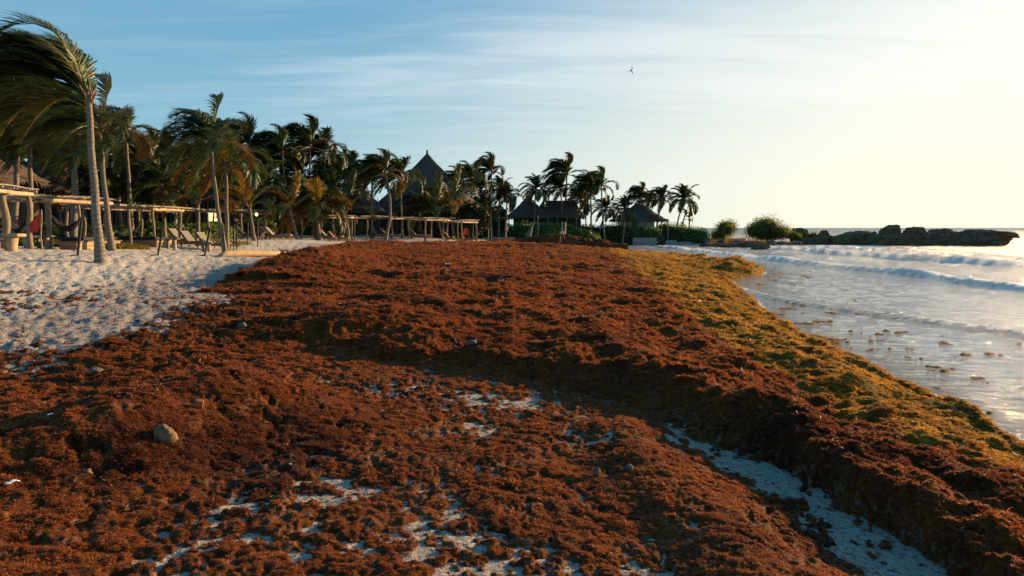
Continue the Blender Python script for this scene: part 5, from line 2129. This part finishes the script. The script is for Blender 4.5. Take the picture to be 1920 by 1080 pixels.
GR = 'dark rocks of the reef headland'
nose_b = lambda u: -.6 if u < .86 else -.6 + (u - .86) / .14 * 2.0
rock('reef_rock', 1612, 1903, 112, [448, 444, 440, 437, 435, 433, 435, 436, 433, 434, 434, 435, 433, 434, 436, 434, 433, 435, 436, 438], 6.5,
     'long flat-topped reef shelf with an overhanging nose at its seaward end', bottom=nose_b, group=GR, n=90, m=26, seed=5, amp=.20)
rock('reef_rock', 1868, 1906, 110, [434, 433, 434, 436, 443], 3.2, 'rounded nose of rock overhanging the water at the seaward end', bottom=1.05, group=GR, n=18, m=14, seed=15, amp=.14)
rock('reef_rock', 1852, 1875, 109, [455, 450, 450, 455], 2.4, 'low block under the overhanging nose', group=GR, n=12, m=12, seed=25, amp=.12)
rock('reef_rock', 1645, 1686, 112.5, [438, 428, 424, 419, 421, 432], 3.0, 'sharp peaked rock, highest point of the reef shelf', group=GR, n=20, m=14, seed=35, amp=.12)
rock('reef_rock', 1692, 1733, 111.5, [436, 427, 424, 424, 427, 436], 3.4, 'rounded hump of rock with a paler hollow, beside the sharp peak', group=GR, n=20, m=14, seed=45, amp=.12)
rock('reef_rock', 1736, 1786, 113, [434, 430, 428, 427, 428, 434], 3.0, 'thin slab on the middle of the reef shelf', group=GR, n=20, m=14, seed=55, amp=.08)
rock('reef_rock', 1800, 1872, 112, [436, 429.5, 429, 430, 431, 434], 4.0, 'broad slab on the seaward half of the reef shelf', group=GR, n=24, m=14, seed=65, amp=.08)
rock('reef_rock', 1546, 1648, 116, [444, 442, 441, 438, 433, 431, 432, 435, 442], 5.0, 'smooth grey slanting rock between the bushes and the reef shelf', group=GR, n=40, m=18, seed=75, amp=.14)
rock('reef_rock', 1480, 1516, 123, [432, 427, 426, 427, 430, 436], 3.4, 'jagged rock right behind the low shrub', group=GR, n=20, m=14, seed=85, amp=.16)
rock('reef_rock', 1534, 1552, 120, [436, 431, 431, 437], 2.2, 'small knob of rock past the small shrub', group=GR, n=12, m=12, seed=95, amp=.14)
rock('reef_rock', 1500, 1600, 117, [446, 444, 441, 442, 443, 446], 4.0, 'low broken rocks at the waterline before the grey slanting rock', group=GR, n=36, m=14, seed=105, amp=.18)
rock('reef_rock', 1310, 1400, 101.5, [457, 455.5, 455, 456, 455, 454, 456], 2.0, 'long low weed-brown rock awash in the surf', group=GR, n=36, m=12, seed=115, amp=.09)
rock('reef_rock', 1386, 1426, 101, [456, 452, 451, 453, 457], 2.0, 'low flat rock behind the pointed boulder', group=GR, n=18, m=12, seed=125, amp=.10)
rock('reef_rock', 1406, 1448, 92, [466, 458, 454, 453.5, 456, 462, 467], 2.6, 'pointed dark boulder standing in the surf', group=GR, n=22, m=14, seed=135, amp=.07)
for px, py0, w, Y, lab in [(1308, 446, 9, 118, 'pale boulder at the end of the stone wall'), (1322, 445, 14, 117, 'wide pale boulder below the headland hedge'), (1350, 447, 12, 116, 'pale boulder below the smaller bush'),
                           (1446, 449, 15, 112, 'pale boulder below the larger bush'), (1468, 452, 12, 110, 'flat pale boulder at the waterline below the larger bush'),
                           (1380, 449, 12, 114, 'pale boulder between the two bushes'), (1495, 451, 16, 112, 'flat pale boulder before the jagged rock')]:
    rock('boulder', px - w / 2, px + w / 2, Y, [py0 + 3, py0, py0, py0 + 3], w / F * Y * .8, lab, bottom=0.0, group='pale boulders along the headland foot', mat='boulder', n=10, m=12, seed=int(px) % 90, amp=.08, cat='boulder')
# headland undergrowth skirt below the bushes
hedge(HP(1330, 119), HP(1500, 117), 3.0, (1.0, .8), 'low dark scrub along the headland below the two bushes', M['bush'], .22, 26, None, name='scrub')


# ------------------------------------------------------------------ the heap, stones and litter on the weed
def heap(px0, px1, Y, pys, depth, label):
    a, b = W(px0, Y), W(px1, Y)
    n, m = 90, 44
    V = []
    U, T = np.meshgrid(np.linspace(0, 1, n), np.linspace(-1, 1, m), indexing='ij')
    tops = np.array([Z(p, Y) for p in pys])
    top = np.interp(U, np.linspace(0, 1, len(tops)), tops)
    x = a + (b - a) * U
    y = Y + T * depth / 2
    g = gzv(x.ravel(), y.ravel()).reshape(x.shape) - .1
    prof = np.clip(1 - np.abs(T) ** 1.7, 0, 1)
    nz = .55 * billow(x * .8, y * .8, 501, 3, .55) - .2 + .2 * fbm(x * 3, y * 3, 507, 3)
    z = g + np.clip(top - g, 0, 3) * prof * (1 + .28 * nz)
    me = mesh_np('heap', np.stack([x, y, z], -1).reshape(-1, 3), quads=grid_quads(n, m, False)[:, ::-1], smooth=True, attrs={'fresh': np.zeros(x.size), 'sandy': np.zeros(x.size)})
    o = link('seaweed_heap', me, M['weed'])
    tag(o, label, 'seaweed heap')
    return o


heap(935, 1175, 79, [458, 453, 448, 446.5, 443, 440, 439, 441, 440, 443, 447, 450, 449, 453, 456, 457], 4.5, 'big dark bulldozed heap of seaweed before the rounded hedges')


def stone_on(px, py, r, label, mat, name='stone', cat='stone', flat=.75, seed=1, sink=.3, amp=.22, boxy=False):
    x, y, z = surf(px, py)
    if boxy:
        m = MB().box((0, 0, r * .35), (r * 1.6, r * 1.3, r * 1.5), rz=.5, ry=.2, bev=r * .2)
        o = m.build(name, M[mat], None, False, (x, y, z))
    else:
        bm_v, bm_f = [], []
        nu, nv = 16, 10
        for b_ in range(nv + 1):
            for a_ in range(nu):
                th, ph = math.pi * b_ / nv, 2 * math.pi * a_ / nu
                d = np.array([math.sin(th) * math.cos(ph), math.sin(th) * math.sin(ph), math.cos(th)])
                k = 1 + amp * float(fbm(np.array([d[0] * 1.6 + seed]), np.array([d[1] * 1.6 + d[2] * 2]), seed, 4)[0]) * 2
                bm_v.append(tuple(d * r * k * np.array([1, .85, flat])))
        for b_ in range(nv):
            for a_ in range(nu):
                bm_f.append((b_ * nu + a_, (b_ + 1) * nu + a_, (b_ + 1) * nu + (a_ + 1) % nu, b_ * nu + (a_ + 1) % nu))
        o = MB().add(bm_v, bm_f).build(name, M[mat], None, True, (x, y, z + r * (1 - sink) * .5))
    tag(o, label, cat)
    return o


stone_on(308, 822, .10, 'round ochre-crusted stone in the foreground weed', 'gold_rock', seed=3, flat=.9, amp=.34, sink=.75)
stone_on(374, 770, .048, 'small orange clay block in the foreground weed', 'brick', 'clay_block', 'brick', boxy=True)
stone_on(180, 706, .08, 'flat grey stone in the shade on the inland side of the mound', 'boulder', seed=9, flat=.4)
stone_on(155, 875, .03, 'small orange-brown stone at the edge of the dark hollow', 'brick', seed=11, amp=.4, sink=1.1)
stone_on(165, 898, .035, 'small sandy lump below the orange-brown stone', 'gold_rock', seed=13, amp=.4, sink=1.1)
stone_on(1119, 892, .035, 'little ochre stone standing in the shaded hollow', 'gold_rock', seed=17, flat=1.2)
stone_on(886, 647, .07, 'grey stone on the edge of the thick weed', 'boulder', seed=19, flat=.6)
stone_on(455, 618, .07, 'pale stone in the shade behind the left mound', 'boulder', seed=23, flat=.7)
stone_on(1180, 880, .035, 'small grey stone in the shaded hollow', 'boulder', seed=29)
stone_on(1090, 600, .05, 'small pale stone on the brown weed', 'boulder', seed=31)


def litter(px, py, size, label, kind='bit'):
    x, y, z = surf(px, py)
    V, Q = [], []
    n = 6
    rr = random.Random(int(px))
    for i in range(n):
        for j in range(n):
            u, v = i / (n - 1) - .5, j / (n - 1) - .5
            V.append((u * size * (1 - .5 * v), v * size * .42 + .1 * size * math.sin(u * 9), .01 + size * .06 * math.sin(u * 7) + size * .05 * math.cos(v * 8)))
    for i in range(n - 1):
        for j in range(n - 1):
            a = i * n + j
            Q.append((a, a + 1, a + n + 1, a + n))
    o = MB().add(V, Q).build('litter_scrap', M['white'], None, True, (x, y, z + .02))
    o.rotation_euler = (0, 0, rr.uniform(-1, 1))
    o.modifiers.new('thickness', 'SOLIDIFY').thickness = .006
    tag(o, label, 'litter', 'white scraps of litter on the seaweed')


for px, py, s, lab in [(22, 922, .13, 'long white scrap at the left edge of the foreground'), (95, 792, .07, 'white scrap in the dark hollow of the mound'), (545, 888, .05, 'tiny white scrap on the foreground weed'),
                       (1310, 567, .28, 'long white scrap lying on the golden weed'), (1295, 562, .2, 'shorter white scrap beside the long one on the golden weed'), (840, 503, .5, 'white patch of litter far out on the brown weed'),
                       (940, 528, .3, 'white scrap in the middle of the brown weed'), (1064, 512, .2, 'white dot of litter near the golden weed'), (965, 458, .4, 'white scrap before the big heap'),
                       (948, 454, .3, 'white scrap on the inland side before the big heap')]:
    litter(px, py, s * .55, lab)
# dry sticks lying on the weed
for px, py, L, a, lab in [(880, 863, .16, .5, 'curved pale stick in the middle foreground'), (300, 745, .12, -.8, 'thin pale twig on the left mound'), (640, 600, .3, -.5, 'pale stick standing out of the weed heap'),
                          (850, 640, .25, 2.0, 'thin stick near the grey stone'), (1010, 530, .4, .4, 'short stick on the brown weed')]:
    x, y, z = surf(px, py)
    o = wobbly((-L / 2, 0, .01), (L / 2, 0, .06), .006, .004, 6, .02, 5).build('dry_stick', M['drift'], None, True, (x, y, z + .02))
    o.rotation_euler = (0, -.3, a)
    tag(o, lab, 'stick', 'dry sticks on the seaweed')


# ------------------------------------------------------------------ person and bird
def skin_body(name, verts, edges, radii_, mat, parent=None, loc=(0, 0, 0), root_i=0, sub=2):
    me = bpy.data.meshes.new(name)
    me.from_pydata(verts, edges, [])
    o = link(name, me, None, parent, loc)
    md = o.modifiers.new('skin', 'SKIN')
    for i, r in enumerate(radii_):
        me.skin_vertices[0].data[i].radius = r if isinstance(r, tuple) else (r, r)
        me.skin_vertices[0].data[i].use_root = (i == root_i)
    ss = o.modifiers.new('smooth', 'SUBSURF')
    ss.levels = ss.render_levels = sub
    me.materials.append(mat)
    md.use_smooth_shade = True
    return o


x, Y = W(1050, 76.2), 76.2
zf = surface_z(x, Y) + .28
root = empty('person', (x, Y, zf), 'person in a pale shirt bending over the seaweed heap with bare legs', 'person')
bv = [(0, 0, .88), (.10, 0, 1.02), (.26, 0, 1.14), (.38, 0, 1.14), (.47, 0, 1.08), (.53, 0, 1.02),
      (-.03, .10, .84), (.02, .11, .47), (-.06, .12, .06), (.10, .13, .02),
      (-.03, -.10, .84), (.06, -.12, .47), (.02, -.12, .06), (.18, -.13, .02),
      (.32, .17, 1.08), (.38, .19, .82), (.47, .17, .58), (.49, .16, .50),
      (.32, -.17, 1.08), (.36, -.19, .82), (.45, -.17, .58), (.47, -.16, .50)]
be = [(0, 1), (1, 2), (2, 3), (3, 4), (4, 5), (0, 6), (6, 7), (7, 8), (8, 9), (0, 10), (10, 11), (11, 12), (12, 13), (2, 14), (14, 15), (15, 16), (16, 17), (2, 18), (18, 19), (19, 20), (20, 21)]
br = [.13, .13, .14, .06, .085, .07, .09, .06, .04, .035, .09, .06, .04, .035, .05, .042, .032, .03, .05, .042, .032, .03]
for hand, w_ in ((17, 1), (21, -1)):
    hx, hy, hz = bv[hand]
    for f_ in range(4):
        i0 = len(bv)
        yy = hy + (f_ - 1.5) * .018
        bv += [(hx + .01, yy, hz - .04), (hx + .015, yy, hz - .075 - .008 * (f_ in (1, 2)))]
        be += [(hand, i0), (i0, i0 + 1)]
        br += [.009, .008]
    i0 = len(bv)
    bv += [(hx + .03, hy + .03 * w_, hz - .02), (hx + .045, hy + .035 * w_, hz - .045)]
    be += [(hand, i0), (i0, i0 + 1)]
    br += [.010, .009]
skin_body('body', bv, be, br, M['skin'], root)
skin_body('shirt', [(-.02, 0, .90), (.10, 0, 1.04), (.26, 0, 1.16), (.34, 0, 1.16), (.32, .18, 1.08), (.36, .19, .90), (.32, -.18, 1.08), (.35, -.19, .90)],
          [(0, 1), (1, 2), (2, 3), (2, 4), (4, 5), (2, 6), (6, 7)], [.15, .155, .165, .10, .07, .062, .07, .062], M['shirt'], root)
skin_body('shorts', [(-.01, 0, .88), (-.03, .10, .82), (-.01, .11, .58), (-.03, -.10, .82), (.02, -.12, .58)], [(0, 1), (1, 2), (0, 3), (3, 4)], [.145, .11, .095, .11, .095], M['brick'], root)
skin_body('hair', [(.44, 0, 1.14), (.50, 0, 1.10)], [(0, 1)], [.085, .07], M['hair'], root)

# frigatebird-like seabird gliding
Yb = 95
x, z = W(1178, Yb), Z(132, Yb)
root = empty('seabird', (x, Yb, z), 'dark long-winged seabird gliding high over the beach', 'bird')
root.scale = (.52, .52, .52)
V = []
prof = [(-.62, .01, .02), (-.52, .02, .03), (-.42, .05, .05), (-.25, .08, .08), (0, .10, .10), (.25, .07, .07), (.5, .04, .03), (.85, .10, .012), (1.05, .16, .006)]
bmv, bmf = [], []
nn = 8
for bx, ry_, rz_ in prof:
    for k in range(nn):
        a = 2 * math.pi * k / nn
        bmv.append((bx, ry_ * math.cos(a), rz_ * math.sin(a)))
for i in range(len(prof) - 1):
    for k in range(nn):
        bmf.append((i * nn + k, i * nn + (k + 1) % nn, (i + 1) * nn + (k + 1) % nn, (i + 1) * nn + k))
bmf += [tuple(range(nn - 1, -1, -1)), tuple((len(prof) - 1) * nn + k for k in range(nn))]
b_ = MB().add([(-p[0], p[1], p[2] - .0) for p in bmv], bmf).build('body', M['feather'], root, True)
b_.rotation_euler = (0, rad(-14), 0)
b_.location = (-.15, 0, -.1)
for sg in (-1, 1):
    st_ = [(0, 0, .17), (.28, .26, .16), (.62, .10, .14), (.50, .02, .0)]
    # root, elbow, wrist, tip : (z along wing, x sweep, chord)
    path = [(0, 0), (.20, .32), (.42, .62), (.28, .92), (.02, 1.22)] if sg > 0 else [(0, 0), (.16, -.26), (.40, -.50), (.30, -.80), (.02, -1.15)]
    ch = [.24, .24, .20, .13, .02]
    V, Q = [], []
    for i, (wx, wz) in enumerate(path):
        c_ = ch[i]
        for kk, (cx_, cy_) in enumerate([(-.5, 0), (-.2, .03), (.5, 0), (-.2, -.015)]):
            V.append((wx - cx_ * c_, sg * .10 * i + cy_, wz))
    for i in range(4):
        for kk in range(4):
            Q.append((i * 4 + kk, i * 4 + (kk + 1) % 4, (i + 1) * 4 + (kk + 1) % 4, (i + 1) * 4 + kk))
    Q += [(3, 2, 1, 0), (16, 17, 18, 19)]
    MB().add(V, Q).build('wing', M['feather'], root, True)
